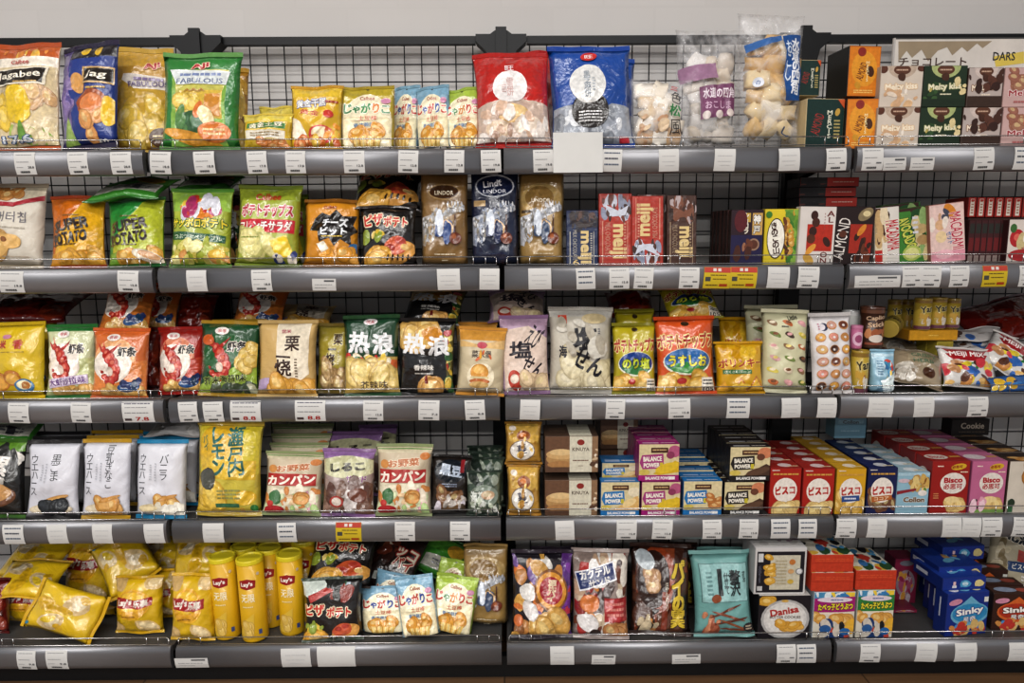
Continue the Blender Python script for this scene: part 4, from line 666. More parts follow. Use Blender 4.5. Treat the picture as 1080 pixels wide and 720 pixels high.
D('shiru', 'bag', 'sandwich_biscuit_bag', 'snack bag', '9c8a84', '8a6494', .06, [R(0, .0, 1, .14, '8f6c9c'), E(.5, .26, .6, .16, 'c2c09a'), T('しるこ', .5, .26, .7, .13, '221a14', None, 4, .08), T('サンド', .68, .43, .4, .09, '8a4a8a', 'd8d0c0', -2, .05, .05), N(.03, .5, .97, .94, ['6a4a3a', 'b0a8a4', '8a6a5a', 'd4ccc8', '5a382c', 'c8c0bc'], 36, 3, .13), E(.3, .76, .14, .09, 'a83a30'), E(.3, .76, .1, .065, 'd8ccc0'), E(.72, .66, .2, .1, '6a3a28', 0, 16, 0, .1)], short='brown bean biscuit bag')
D('blkp', 'bag', 'bean_snack_bag', 'snack bag', '231c18', '1a1614', .06, [E(.5, .28, .42, .2, '1a2028'), T('黒豆', .52, .27, .6, .2, 'b8c4d4', None, -8, .06), L(.3, .48, .7, .55, '8a94a8', 2), K(.4, .75, .4, .14, '7a5534', 9, 3, .17), N(.2, .7, .9, .95, ['b0a8a0', 'd0c8d0', '4a3a2a'], 14, 3, .08), R(.75, .08, .85, .3, '8a2228')], short='black bean snack bag')
D('gwht', 'bag', 'seaweed_snack_bag', 'snack bag', '56604f', '2c3a30', .05, [N(.05, .04, .95, .4, ['2f3f34', '3d4d40', '8a9284', '242f28'], 30, 3, .14), E(.5, .55, .42, .25, '7c877a'), T('海苔', .3, .58, .4, .3, 'd4d8d0', '3a4a3c', 0, .05, .06), E(.62, .52, .2, .1, 'b89878'), E(.6, .5, .12, .06, 'd0c0a0'), N(.1, .65, .9, .95, ['c8ccc4', '4a5a48', 'a8b09c', '2f3d32'], 26, 4, .1)], short='grey-green seaweed snack bag')
D('cook', 'bag', 'cookie_bag', 'snack bag', 'b58a3a', 'a87c30', .05, [P([(.05, .05), (.9, .05), (.95, .5), (.1, .45)], 'c8a24c'), E(.5, .32, .2, .12, '8a4a1e'), E(.48, .3, .1, .05, 'c87a3a'), E(.2, .15, .1, .06, 'e0d4c8'), E(.46, .66, .36, .24, '6a5a50'), E(.46, .66, .34, .22, 'd8d2c8'), V('菓子', .46, .66, .28, .3, '4a4858', None, 12, .04), N(.05, .1, .95, .9, ['d8b868', 'a87a2c'], 8, 3, .08)], short='gold cookie bag')
D('kinu', 'box', 'cookie_gift_box', 'biscuit box', '7c5c44', None, .12, [R(0, 0, .58, 1, '6a4c38'), E(.3, .62, .28, .2, 'b08a58'), E(.3, .5, .28, .14, 'c8a470'), E(.3, .44, .22, .09, 'd8ba88'), E(.3, .78, .26, .1, 'a87c4c'), R(.0, .85, .58, 1, '5a4030'), R(.46, 0, .88, 1, 'd0cbb8'), E(.67, .17, .07, .08, '8a2e28'), T('KINUYA', .67, .36, .32, .1, '4a3a30'), L(.52, .64, .82, .7, '6a4a3a', 1), L(.62, .8, .72, .84, '8a7a6a', 1), R(.88, 0, 1, 1, '8a6c50'), N(.89, .3, .99, .9, ['c8b090', '5a4030', 'e0d4c0'], 10, 3, .05)], top=[R(0, 0, 1, 1, '4a382c'), R(.46, 0, .88, 1, 'c8c3b0'), L(.1, .3, .4, .7, '6a5444', 3)], topc='4a382c', sidec='5a4232', short='brown and cream cookie gift box')
BAL = lambda c, bar, ban: [R(0, 0, 1, .84, 'd2c49a'), R(.3, .1, .72, .24, '4a2c20'), L(.34, .13, .68, .2, 'c8a878', 1), P([(.08, .3), (.6, .26), (.62, .52), (.58, .66), (.1, .68), (.02, .5)], ban), T('BALANCE', .34, .4, .46, .14, 'ece6d8', None, 2, .06), T('POWER', .32, .57, .4, .13, 'ece6d8', None, 2, .06), R(.52, .5, .6, .64, 'c8b83a')] + bar + [R(0, .84, 1, 1, c), T('BALANCE POWER', .5, .92, .66, .09, 'e6e4e0', None, 0, .06), R(.76, .88, .9, .96, 'e6e4e0'), E(.14, .76, .14, .08, 'c8b45a')]
BTOP = lambda c: [R(0, 0, 1, 1, c), R(.1, .6, .5, .85, mixc(c, 'ffffff', .35)), L(.55, .62, .9, .82, 'e4dcd0', 1), R(0, .97, 1, 1, '3a2a22')]
D('balb', 'box', 'cereal_bar_box', 'biscuit box', '2273b0', None, .035, BAL('2273b0', [P([(.3, .84), (.95, .4), (1, .55), (1, .84)], 'd2aa6a'), E(.86, .3, .16, .14, 'e0d4b8'), E(.74, .62, .2, .1, 'e4ca94', -30)], '2273b0'), top=BTOP('2273b0'), topc='2273b0', sidec='1d5f94', short='blue cereal bar box')
D('balc', 'box', 'cereal_bar_box', 'biscuit box', '2273b0', None, .035, BAL('2273b0', [K(.74, .6, .2, .18, 'b8763c', 8, 3, .13), E(.85, .2, .12, .12, 'd8c8a0')], '2273b0'), top=BTOP('2273b0'), topc='2273b0', sidec='1d5f94', short='blue biscuit bar box')
D('balp', 'box', 'cereal_bar_box', 'biscuit box', 'a01f74', None, .035, BAL('a01f74', [P([(.36, .8), (.9, .45), (1, .5), (1, .76), (.5, .84)], 'cda826'), E(.7, .64, .3, .12, 'd8b830', -18), E(.88, .2, .16, .16, 'b05a7c'), E(.78, .3, .1, .1, '8a3a5a')], 'a03a78'), top=BTOP('9a2270'), topc='9a2270', sidec='8a1c62', short='purple cereal bar box')
D('balk', 'box', 'cereal_bar_box', 'biscuit box', '1c1a1a', None, .035, BAL('1c1a1a', [P([(.36, .84), (.9, .5), (1, .56), (1, .84)], '4a3428'), E(.7, .72, .3, .1, '5e4434', -18), E(.86, .18, .18, .16, 'c8805c'), E(.76, .3, .1, .1, '6a4030')], '241f1e'), top=BTOP('221c1c'), topc='221c1c', sidec='1c1818', short='black cereal bar box')
BIS = lambda tc, items: [L(.1, .1, .92, .17, 'c89a4a', 1, 3), L(.06, .03, .3, .07, 'd8d0c8', 1), E(.5, .48, .38, .27, 'e4dcd2'), T('ビスコ', .5, .48, .64, .2, 'b0241f', None, 4, .07)] + items
BIST = lambda c: [R(0, 0, 1, 1, c), E(.55, .5, .22, .3, mixc(c, 'ffffff', .55)), L(.6, .55, .95, .8, 'd8c8a0', 1)]
D('bisr', 'box', 'cream_biscuit_box', 'biscuit box', 'a4231a', None, .05, BIS('', [K(.25, .88, .25, .05, 'dcc080', 4, 3, .2), K(.75, .88, .25, .05, 'dcc080', 4, 6, .2), E(.5, .83, .18, .05, 'efe0b0')]), top=BIST('9c2a22'), topc='9c2a22', sidec='7c1a16', short='red cream biscuit box')
D('bisy', 'box', 'cream_biscuit_box', 'biscuit box', 'cb9c22', None, .05, [K(.5, .78, .5, .25, 'd2a852', 14, 5, .2, '4a2c12')] + BIS('', [P([(.2, .6), (.8, .58), (.82, .7), (.22, .73)], '2a4a86'), L(.3, .62, .7, .69, 'd8d8e0', 1)]), top=BIST('c89a24'), topc='c89a24', sidec='9a741a', short='yellow cream biscuit box')
D('bisn', 'box', 'cream_biscuit_box', 'biscuit box', '18214e', None, .05, [K(.5, .8, .45, .15, '6a4634', 9, 5, .2), E(.2, .5, .2, .1, '7a5034')] + BIS('', [P([(.16, .62), (.84, .58), (.86, .68), (.18, .74)], 'b0622c'), T('ココア', .5, .66, .5, .07, 'e8d8b8', None, 4)]), top=BIST('1c2656'), topc='1c2656', sidec='141b40', short='navy cream biscuit box')
D('coll', 'box', 'cream_roll_box', 'biscuit box', '8fb4c4', None, .05, [R(0, 0, 1, .08, 'a8c4d0'), N(.4, .12, .98, .42, ['b0884a', '6a8a3a', 'd8c080', '8a5a2a', 'c8a45a'], 26, 3, .09), P([(.0, .45), (.6, .38), (.6, .44), (.1, .52), (0, .54)], '8a2a34'), E(.8, .5, .14, .07, 'e0d8d0'), T('Collon', .55, .66, .66, .13, '6a4a2a', 'd8e0dc', 0, .06, .05), E(.2, .2, .18, .05, 'c8b0b8')], top=BIST('a4bec8'), topc='a4bec8', sidec='7a9cac', short='light blue cream roll box')
BSC = lambda c: [L(.14, .08, .3, .12, 'e8d8c8', 1), E(.7, .11, .2, .06, 'cfa82c', -6), T('必思可', .66, .11, .28, .06, '8a1a1a', None, 4, .05), L(.75, .19, .95, .23, 'e8d8c0', 1), E(.58, .42, .34, .2, 'ddd5cc'), T('Bisco', .58, .36, .5, .11, 'a8242c', None, 2, .06), T('必思可', .58, .48, .5, .11, 'a8242c', None, 2, .04), K(.58, .82, .25, .05, 'd9b878', 6, 3, .17), E(.58, .73, .2, .06, 'e4cc94')]
D('bscr', 'box', 'cream_biscuit_box', 'biscuit box', '96201c', None, .075, BSC('') + [L(.08, .6, .22, .72, 'c88a5a', 3)], top=[E(.3, .5, .3, .28, 'cfc2b8'), L(.66, .35, .95, .65, 'c89a4a', 1), T('Bisco', .3, .5, .4, .3, 'a8343a')], side=[E(.5, .45, .42, .27, 'cfc6bc'), T('Bisco', .5, .38, .6, .12, '96242c'), T('必思可', .5, .52, .6, .12, '96242c')], topc='96241f', sidec='7c1b18', short='large red cream biscuit box')
D('bscp', 'box', 'cream_biscuit_box', 'biscuit box', 'b9688c', None, .075, BSC('') + [R(0, .92, 1, 1, '7a9a54'), E(.15, .82, .14, .1, '2a2024'), N(.1, .72, .4, .9, ['d8a0b0', 'e8c8d0', 'c87a94'], 8, 3, .1)], top=[E(.3, .5, .3, .28, 'cfc2c4'), L(.66, .35, .95, .65, 'c89a4a', 1)], topc='b46a8a', sidec='9a5072', short='pink cream biscuit box')
D('piebx', 'box', 'pie_biscuit_box', 'biscuit box', 'cfc6b8', None, .075, [K(.7, .4, .3, .3, 'b0793c', 8, 3, .26), P([(.5, .5), (.9, .3), (.9, .7)], '8a5a2c'), T('派', .8, .75, .2, .14, '3a2a24'), R(.05, .75, .2, .98, '3a6a44'), E(.15, .8, .1, .08, '2a3a2a')], top=[R(0, .0, 1, .5, '2a1d18'), K(.4, .7, .4, .25, 'c08a48', 6, 3, .2)], topc='3a2a22', sidec='4a3a30', short='white pie biscuit box')
D('cookd', 'box', 'cookie_box', 'biscuit box', '171212', None, .05, [R(.02, .03, .98, .97, '1d1614'), T('Cookie', .55, .4, .62, .38, 'b8ac9c', None, 0, .03), L(.2, .75, .9, .82, '6a5a4a', 1)], short='black cookie box')
D('lbx', 'box', 'biscuit_box', 'biscuit box', '6f96a8', None, .06, [R(.1, .12, .9, .3, '8aaebc'), T('Collon', .5, .22, .5, .16, '4a3a34'), L(.2, .6, .8, .7, '9ab8c4', 1)], short='light blue box')
D('greyw', 'bag', 'rice_cracker_bag', 'snack bag', 'a9a6a4', 'a09c9a', .05, [N(.1, .1, .9, .9, ['b8b4b0', '98948f', 'c4c0bc'], 12, 3, .16)], 'matte', short='grey-white bag')
# ---- bottom shelf
LAY = [E(.1, .12, .22, .12, 'c9a86e', 0, 16, 0, .06), E(.86, .1, .2, .12, 'd2b47c', 0, 16, 0, .06), E(.88, .1, .14, .08, 'dcc494'), E(.1, .86, .2, .1, 'd0b078', 0, 16, 0, .06), E(.74, .84, .24, .11, 'd8bb84', 20, 16, 0, .06), E(.76, .82, .16, .06, 'e2cda0', 20), E(.46, .45, .36, .26, 'dca81e'), E(.46, .45, .33, .235, 'd09a1c'), E(.46, .4, .3, .16, 'e0b428'),
       P([(.08, .34), (.3, .33), (.5, .37), (.84, .34), (.85, .48), (.62, .52), (.35, .5), (.1, .5)], '9c1a1c'), T("Lay's", .3, .42, .34, .13, 'f0e8dc', None, 6, .06), T('乐事', .64, .43, .28, .13, 'f0e8dc', None, 2, .05), L(.25, .63, .55, .66, '7a4a14', 1)]
D('lays', 'bag', 'crisps_bag', 'snack bag', 'd6b01a', 'cfa61c', .075, LAY, short='yellow crisps bag')
D('laysb', 'bag', 'crisps_bag', 'snack bag', 'd8b41c', 'cfa61c', .07, [E(.3, .35, .24, .16, 'd2b888', 10, 16, 0, .06), E(.26, .32, .15, .09, 'e2d2b0', 10), E(.76, .6, .22, .15, 'd4ba86', 30, 16, 0, .06), E(.76, .58, .13, .08, 'e0cfa8', 30), N(.05, .1, .95, .9, ['dcbc30', 'cca21a'], 8, 3, .14), E(.9, .92, .04, .03, '2a8ab0')], short='yellow crisps bag lying down')
D('tube', 'tube', 'crisps_tube', 'crisps tube', 'd0a416', 'd9c82a', .06, [P([(.3, .2), (.52, .17), (.72, .2), (.7, .29), (.5, .31), (.32, .29)], '981c20'), T("Lay's", .5, .245, .3, .07, 'f0e4d8', None, 3, .06), T('无限', .5, .42, .34, .11, 'efe3c0', None, 0, .03), L(.35, .52, .62, .55, 'e8d8a0', 1), P([(.1, .95), (.4, .7), (.62, .62), (.6, .78), (.5, .95)], 'd9b640'), K(.42, .8, .12, .1, 'dcb95a', 5, 3, .1), R(.7, .84, .78, .9, '3a4a80'), E(.78, .12, .04, .02, 'c8b8a0')], lid=.012, short='yellow crisps tube')
D('pizzat', 'bag', 'pizza_crisps_bag', 'snack bag', '1c1817', '3a4a3a', .06, [P([(.0, .03), (.35, .03), (.5, .16), (.1, .28), (0, .26)], 'c8d0c8'), P([(.1, .26), (.5, .1), (.6, .16), (.15, .36)], 'a83028'), R(.56, .08, .82, .2, 'b8c4cc'), N(.4, .05, .95, .25, ['3a5a40', '8a3a30', 'c8c4b8', '2a2a28'], 12, 3, .1), T('ピザ', .22, .47, .36, .18, 'c62a20', 'efe2c0', 2, .06, .09), T('ポテト', .65, .5, .42, .16, 'c62a20', 'efe2c0', -2, .06, .09), E(.74, .84, .24, .14, 'd9a050', -18), E(.7, .78, .18, .1, 'c85a34', -18, 20, 0, .06), E(.64, .76, .06, .04, 'a8382c'), E(.76, .72, .06, .04, 'b84434'), K(.16, .92, .14, .04, 'e0a83c', 3, 3, .2), N(.03, .7, .4, .76, ['d9b840', '8a9a3a'], 8, 3, .08)] + [E(.58 + i * .07, .92, .014, .04, '2a1a12', 20) for i in range(5)], short='silver-topped pizza crisps bag')
D('chocb', 'bag', 'pie_snack_bag', 'snack bag', '251815', '2a1c18', .06, [T('ピッコ', .6, .3, .7, .24, 'e4d8c0', 'a02a24', -12, .05, .08), T('パイ', .7, .52, .4, .2, 'a02a24', 'e4d8c0', -12, .04, .06), P([(.2, .75), (.9, .65), (.9, .8), (.2, .88)], 'c8ccc4'), P([(.5, .8), (.95, .72), (.95, .9), (.5, .92)], '2f6a3a'), N(.05, .1, .4, .6, ['6a3020', '3a201a', '8a4a30'], 9, 3, .12)], short='dark red pie snack bag')
D('purp', 'bag', 'pie_biscuit_bag', 'snack bag', '1e1a22', '2c2230', .055, [R(.82, .0, 1, 1, '5a2f78'), N(.8, .1, 1, .95, ['7a3a98', 'b8304a', '3a1f5a'], 12, 3, .1), N(.02, .05, .8, .97, ['b0783a', 'd0a050', 'dcd8d0', '6a4a8a', '8a5a30', 'c8c4bc', 'c8702a'], 30, 9, .1), E(.45, .2, .16, .09, 'b88a3c', 20), E(.25, .46, .15, .09, 'd6d2cc', 0, 14, 0, .1), E(.65, .44, .29, .23, '7a4a1a', 10), E(.65, .44, .26, .2, 'cf8f2c', 10), E(.65, .44, .2, .15, '9c1f2c', 10), V('源氏パイ', .66, .44, .16, .24, 'ecd8b8', None, -6, .05), L(.52, .4, .58, .5, 'd8a0a0', 4), K(.62, .82, .2, .09, 'cda050', 5, 4, .2), E(.3, .66, .16, .09, 'd2ccc8', 30, 14, 0, .1), E(.1, .78, .08, .07, 'c0662a')], short='black and purple pie biscuit bag')
D('cock', 'bag', 'assorted_biscuit_bag', 'snack bag', '9a8a84', 'a89a94', .065, [R(0, .03, 1, .3, '8c7c74'), N(.02, .05, .98, .96, ['b89a80', 'a8302c', 'd8d4d0', '6a3a2a', 'c8823c', 'e0d8cc', '8a2824', '4a3a38', 'c8b49a'], 60, 3, .11), R(.55, .52, .98, .78, 'a3282a'), L(.6, .56, .92, .74, 'd88a80', 3), E(.28, .58, .18, .1, 'c8763a'), E(.26, .8, .22, .1, 'dad6d4', 10, 14, 0, .1), K(.7, .9, .2, .05, 'b07a48', 5, 3, .14), E(.4, .92, .1, .05, '2a1a18'), P([(.02, .26), (.72, .12), (.78, .32), (.1, .46)], 'e0e0e4'), P([(.04, .27), (.7, .14), (.75, .31), (.11, .44)], '172a60'), T('カクテル', .38, .25, .56, .1, 'e6e4e0', None, 14, .04), T('サンド', .46, .35, .4, .09, 'e6e4e0', None, 14, .05)], short='assorted biscuit bag')
D('pie', 'bag', 'leaf_pie_bag', 'snack bag', '2a1712', '35201a', .065, [N(.02, .05, .98, .95, ['3a1f16', '4a2a1c', '1c100c', '5a3420', '7a3a20'], 40, 3, .15), E(.35, .38, .3, .3, '3a1c14', 20), E(.42, .36, .3, .33, '8a3a1c', 15), E(.36, .38, .27, .31, '2c1712', 15), K(.3, .35, .1, .14, 'b8906a', 5, 3, .11, '4a2416'), E(.22, .17, .16, .1, 'b0b8bc', 15), P([(.5, .5), (.62, .5), (.58, .95), (.48, .95)], '7a3018'), V('パイの実', .78, .53, .26, .74, 'd8bc3c', '3a2412', 0, .07, .05), V('ほんのり', .58, .55, .06, .3, 'c8c0b0'), N(.1, .8, .45, .95, ['c88a4a', '2a1a14', '8a9a3a', 'c8b89a'], 8, 3, .1)], short='brown leaf pie bag')
D('teal', 'bag', 'pretzel_stick_bag', 'snack bag', '6f9f9b', '7aa8a4', .06, [R(.1, .14, .94, .58, '4a6a6a'), R(.115, .147, .925, .573, '8db4b2'), L(.2, .22, .3, .5, '6a9090', 6), R(.4, .2, .48, .5, '232a2c'), T('贅沢', .68, .34, .26, .1, '22282a', None, -78, .02), V('贅沢', .7, .36, .2, .3, '22282a', None, 0, .02), V('仕立て', .55, .36, .08, .24, '3a4a4c'), T('Pocky', .86, .3, .18, .05, '22282a', None, -80, .02), E(.35, .53, .09, .05, '8a4a2c'), N(.1, .66, .4, .95, ['7a3a26', '96523a', '5a2c1e', 'b87a5a'], 10, 3, .08)] +
  [E(.5 + .05 * i, .68 + .055 * i, .3, .014, ['6e3a28', '80452e', '5e3022', '8a5034'][i % 4], (-14, 12, -6, 16, 4)[i]) for i in range(5)] + [E(.9, .88, .1, .055, '2a2426'), L(.84, .85, .96, .91, 'b8a890', 2)], 'matte', short='teal pretzel stick bag')
D('danf', 'box', 'butter_cookie_box', 'biscuit box', '1e1a20', None, .1, [K(.12, .1, .1, .06, 'c8982e', 4, 3, .14), E(.52, .55, .47, .46, 'aaa8a6'), E(.52, .55, .42, .41, 'cfccc8'), E(.52, .55, .36, .34, 'd8d5d0'), T('Danisa', .5, .36, .56, .17, 'a8302c', None, 10, .05), T('BUTTER COOKIES', .52, .5, .6, .06, '4a3a34', None, 0, .03), K(.5, .7, .3, .08, 'cf9c3c', 9, 3, .13), E(.5, .12, .07, .03, 'c8a050')], sidec='1a181c', topc='c4c0bc', short='dark butter cookie box')
D('danb', 'box', 'butter_cookie_box', 'biscuit box', 'c9c6c4', None, .1, [R(.04, .08, .96, .96, '1c1a22'), R(.3, .16, .88, .9, 'c4beaa'), K(.28, .5, .06, .32, 'cc9c34', 9, 3, .1), R(.06, .12, .16, .3, 'c8c8c8'), R(.06, .82, .16, .92, 'b8b8b8'), L(.4, .25, .62, .8, 'b0a488', 8), E(.72, .3, .06, .06, 'b8743a'), E(.7, .5, .06, .05, 'c49a6a'), E(.7, .72, .06, .05, 'c8a84a'), E(.86, .5, .07, .07, '8a8a8c'), E(.86, .5, .05, .05, 'd8d8d8'), V('COOKIES', .1, .56, .06, .36, '6a6a78')], top=[R(.05, .1, .95, .9, 'cfccc8'), N(.2, .4, .9, .8, ['8a6a7a', 'b8b4b0', '9a8a90'], 8, 3, .09)], topc='c9c6c4', sidec='b0adac', short='butter cookie box showing its back')
ANT = [R(0, 0, 1, 1, 'd6d0c0'), N(.02, .05, .98, .95, ['3a6a9a', '2a4a2c', 'c8a040', 'b83a2c', '1c1c20', 'd8c8a0', '4a8ab0', 'e0d8c8'], 34, 3, .13)]
D('anired', 'box', 'animal_biscuit_box', 'biscuit box', 'b53a22', None, .1, [R(0, .0, 1, 1, 'b83c24'), R(0, .47, 1, .5, '9a2c1a'), L(.1, .2, .9, .4, 'c8502e', 2)], top=ANT, topc='d6d0c0', sidec='b53a22', short='red-sided biscuit box lying flat')
ANI = lambda c, w: [R(0, 0, 1, .14, '4a8ab0'), N(.05, .0, .95, .14, ['e0c040', '3a7ab0', 'd8e0e4'], 8, 2, .1), P([(0, .14), (1, .1), (1, .42), (0, .48)], c), E(.5, .17, .42, .06, 'd8ccd4'), L(.4, .15, .7, .2, '5a6a9a', 1), R(.06, .44, .9, .5, 'e0d4c0'), T('たべっ子どうぶつ', .52, .32, .84, .15, 'e0d23a', '3a2a1c', 2, .06, .08), K(.6, .6, .3, .06, 'cf9a4a', 5, 3, .17), K(.15, .6, .1, .1, 'cf9a4a', 3, 5, .14), N(.05, .68, .95, .96, ['1d3a6a', '2a6aa8', '1c1c1e', 'd8a83a', 'b8483a', '3a6a4a', 'c8c0b4'], 20, 3, .13), E(.78, .86, .13, .08, '2464a0'), E(.3, .8, .14, .09, '2a5a90')]
D('anim', 'box', 'animal_biscuit_box', 'biscuit box', 'd4cebf', None, .06, ANI('9c1f6c', 0), topc='b83c24', sidec='a8b0b8', short='magenta-banded animal biscuit box')
D('anig', 'box', 'animal_biscuit_box', 'biscuit box', 'd4cebf', None, .06, ANI('2f7a3c', 0), topc='2f7a3c', sidec='b8b4a8', short='green-banded animal biscuit box')
D('mag', 'box', 'star_biscuit_box', 'biscuit box', '7a1f3c', None, .06, [E(.5, .55, .4, .3, '8a7a84'), E(.5, .55, .3, .22, '9a4a64'), E(.5, .1, .3, .06, '6a6a74'), T('Sinky', .5, .45, .5, .15, 'b8a8b0', None, 4), N(.1, .3, .9, .95, ['8a2a4a', 'b0a0a8', '5a1830', 'b8863a'], 14, 3, .1)], topc='6a1a34', sidec='5a1830', short='maroon star biscuit box')
SINK = lambda bg, ov, ol: [E(.2, .2, .16, .07, 'c88aa0', -10), P([(.3, .3), (.56, .08), (.82, .3)], ol), E(.56, .5, .46, .27, ol), E(.56, .48, .42, .22, ov), T('Sinky', .56, .45, .66, .2, 'eeeae4', bg, 6, .05, .07), T('星奇', .56, .62, .3, .13, 'e4e0dc', bg, 4, .02, .06), N(.15, .72, .95, .95, ['c88a4a', 'd8d0c8', 'b83a30', '4a8ac0', 'cfae70'], 22, 3, .09), R(.88, .12, .98, .24, 'd8d8d0')]
D('sinb', 'box', 'star_biscuit_box', 'biscuit box', '17307e', None, .045, SINK('17307e', '2f86b4', '6aa8c4'), top=[E(.25, .5, .12, .3, 'd8d8dc'), E(.5, .5, .14, .3, '6aa8c4'), E(.78, .5, .12, .3, 'd8cfa0')], topc='1d3a8a', sidec='14286a', side=[R(.4, .15, .5, .6, 'c4c8d4')], short='blue star biscuit box')
D('sinl', 'box', 'star_biscuit_box', 'biscuit box', '1a3484', None, .12, [N(.05, .1, .95, .9, ['2a4a9a', '3a5aa8'], 12, 3, .03), R(.24, .3, .3, .75, 'd8b8b8'), R(.22, .6, .32, .8, 'd4d4d8'), E(.52, .5, .12, .34, '4a94bc', 0, 10, 0, .12, 4), E(.52, .5, .07, .2, '9ac4d4', 0, 10), E(.84, .5, .1, .32, 'd4c48a', 0, 10, 0, .14, 4), T('Sinky', .52, .5, .14, .2, 'e4e8ec')], top=[R(.1, .1, .9, .9, '1d3a8a'), N(.2, .2, .8, .8, ['6aa8c4', 'b0884a'], 6, 3, .12)], topc='1c3888', sidec='14286a', side=[R(.1, .3, .5, .6, 'c4c8d4')], short='blue star biscuit box lying flat')
D('sink', 'box', 'star_biscuit_box', 'biscuit box', '3a2018', None, .045, SINK('3a2018', 'a8341e', 'c8622c'), top=[E(.35, .5, .25, .3, '8a94a8'), E(.75, .5, .16, .25, 'a04a3a')], topc='3f241a', sidec='2a1812', short='brown star biscuit box')
D('hokk', 'bag', 'rice_cracker_bag', 'snack bag', 'b0a68e', 'a89c84', .055, [T('北海道', .55, .3, .7, .2, '262a34', 'e8e0d0', -14, .06), R(.45, .45, .75, .62, 'a8382c'), P([(.3, .66), (.95, .55), (.95, .72), (.34, .8)], '26406a'), T('ビスケット', .64, .68, .5, .09, 'e0dcd4', None, 10), N(.02, .1, .3, .95, ['8a7a5a', 'c8bca0'], 10, 3, .12), L(.6, .8, .95, .95, 'd8d4cc', 3)], 'matte', short='cream bag with a navy band')
_k = set()
for _d in DES.values():
    for _f in ('front', 'top', 'side'):
        if _d[_f]: text_keys(_d[_f], _k)
_k |= {'DARS', 'チョコレート', '7.8', '8.8', '28.8', '18.8', '17.8', '12.8', '19.8', '7.2', '15.8', '9.8'}
prep_text(_k)
# ================================================================== THE SETTING
def struct(o): o['kind'] = 'structure'; return o
def wall_mat():
    m, n, l, b, o = new_mat('painted_block_wall')
    tc = n.new('ShaderNodeTexCoord'); mp = n.new('ShaderNodeMapping'); mp.inputs['Rotation'].default_value = (PI / 2, 0, 0)
    br = n.new('ShaderNodeTexBrick'); br.inputs['Scale'].default_value = 1.6; br.inputs['Mortar Size'].default_value = .006
    br.inputs['Color1'].default_value = hexc('dbd8d5') + (1,); br.inputs['Color2'].default_value = hexc('d8d5d2') + (1,); br.inputs['Mortar'].default_value = hexc('d8d5d2') + (1,)
    nz = n.new('ShaderNodeTexNoise'); nz.inputs['Scale'].default_value = 3; nz.inputs['Detail'].default_value = 5
    mx = n.new('ShaderNodeMixRGB'); mx.blend_type = 'MULTIPLY'; mx.inputs[0].default_value = .12
    l.new(tc.outputs['Object'], mp.inputs['Vector']); l.new(mp.outputs[0], br.inputs['Vector']); l.new(tc.outputs['Object'], nz.inputs['Vector'])
    l.new(br.outputs['Color'], mx.inputs[1]); l.new(nz.outputs[0], mx.inputs[2]); l.new(mx.outputs[0], b.inputs['Base Color']); b.inputs['Roughness'].default_value = .7
    return m
def floor_mat():
    m, n, l, b, o = new_mat('wood_floor')
    tc = n.new('ShaderNodeTexCoord'); mp = n.new('ShaderNodeMapping'); mp.inputs['Scale'].default_value = (1.2, 14, 1)
    wv = n.new('ShaderNodeTexNoise'); wv.inputs['Scale'].default_value = 3; wv.inputs['Detail'].default_value = 6
    br = n.new('ShaderNodeTexBrick'); br.inputs['Scale'].default_value = 1; br.inputs['Brick Width'].default_value = 1.0; br.inputs['Row Height'].default_value = .13; br.inputs['Mortar Size'].default_value = .002
    br.inputs['Color1'].default_value = hexc('6f5136') + (1,); br.inputs['Color2'].default_value = hexc('7c5d40') + (1,); br.inputs['Mortar'].default_value = hexc('3a2a1c') + (1,)
    mx = n.new('ShaderNodeMixRGB'); mx.blend_type = 'MULTIPLY'; mx.inputs[0].default_value = .5
    l.new(tc.outputs['Object'], mp.inputs['Vector']); l.new(mp.outputs[0], wv.inputs['Vector']); l.new(tc.outputs['Object'], br.inputs['Vector'])
    l.new(br.outputs['Color'], mx.inputs[1]); l.new(wv.outputs[0], mx.inputs[2]); l.new(mx.outputs[0], b.inputs['Base Color']); b.inputs['Roughness'].default_value = .45
    return m
WY = YB + .06
FZ = at_y(540, 713.5, YS[4] + .03).z          # the floor meets the kick plate a little below the last rail
def plane(name, vs, mat):
    me = mesh_py(name, vs, [(0, 1, 2, 3)]); o = link(name, me, None, mat); return struct(o)
plane('floor', [(-4, -8, FZ), (4, -8, FZ), (4, WY, FZ), (-4, WY, FZ)], floor_mat())
plane('wall_back', [(-4, WY, FZ), (4, WY, FZ), (4, WY, 3), (-4, WY, 3)], wall_mat())
plane('ceiling', [(-4, -8, 3), (-4, WY, 3), (4, WY, 3), (4, -8, 3)], flat_mat('white_ceiling', 'd8d6d2', .8))

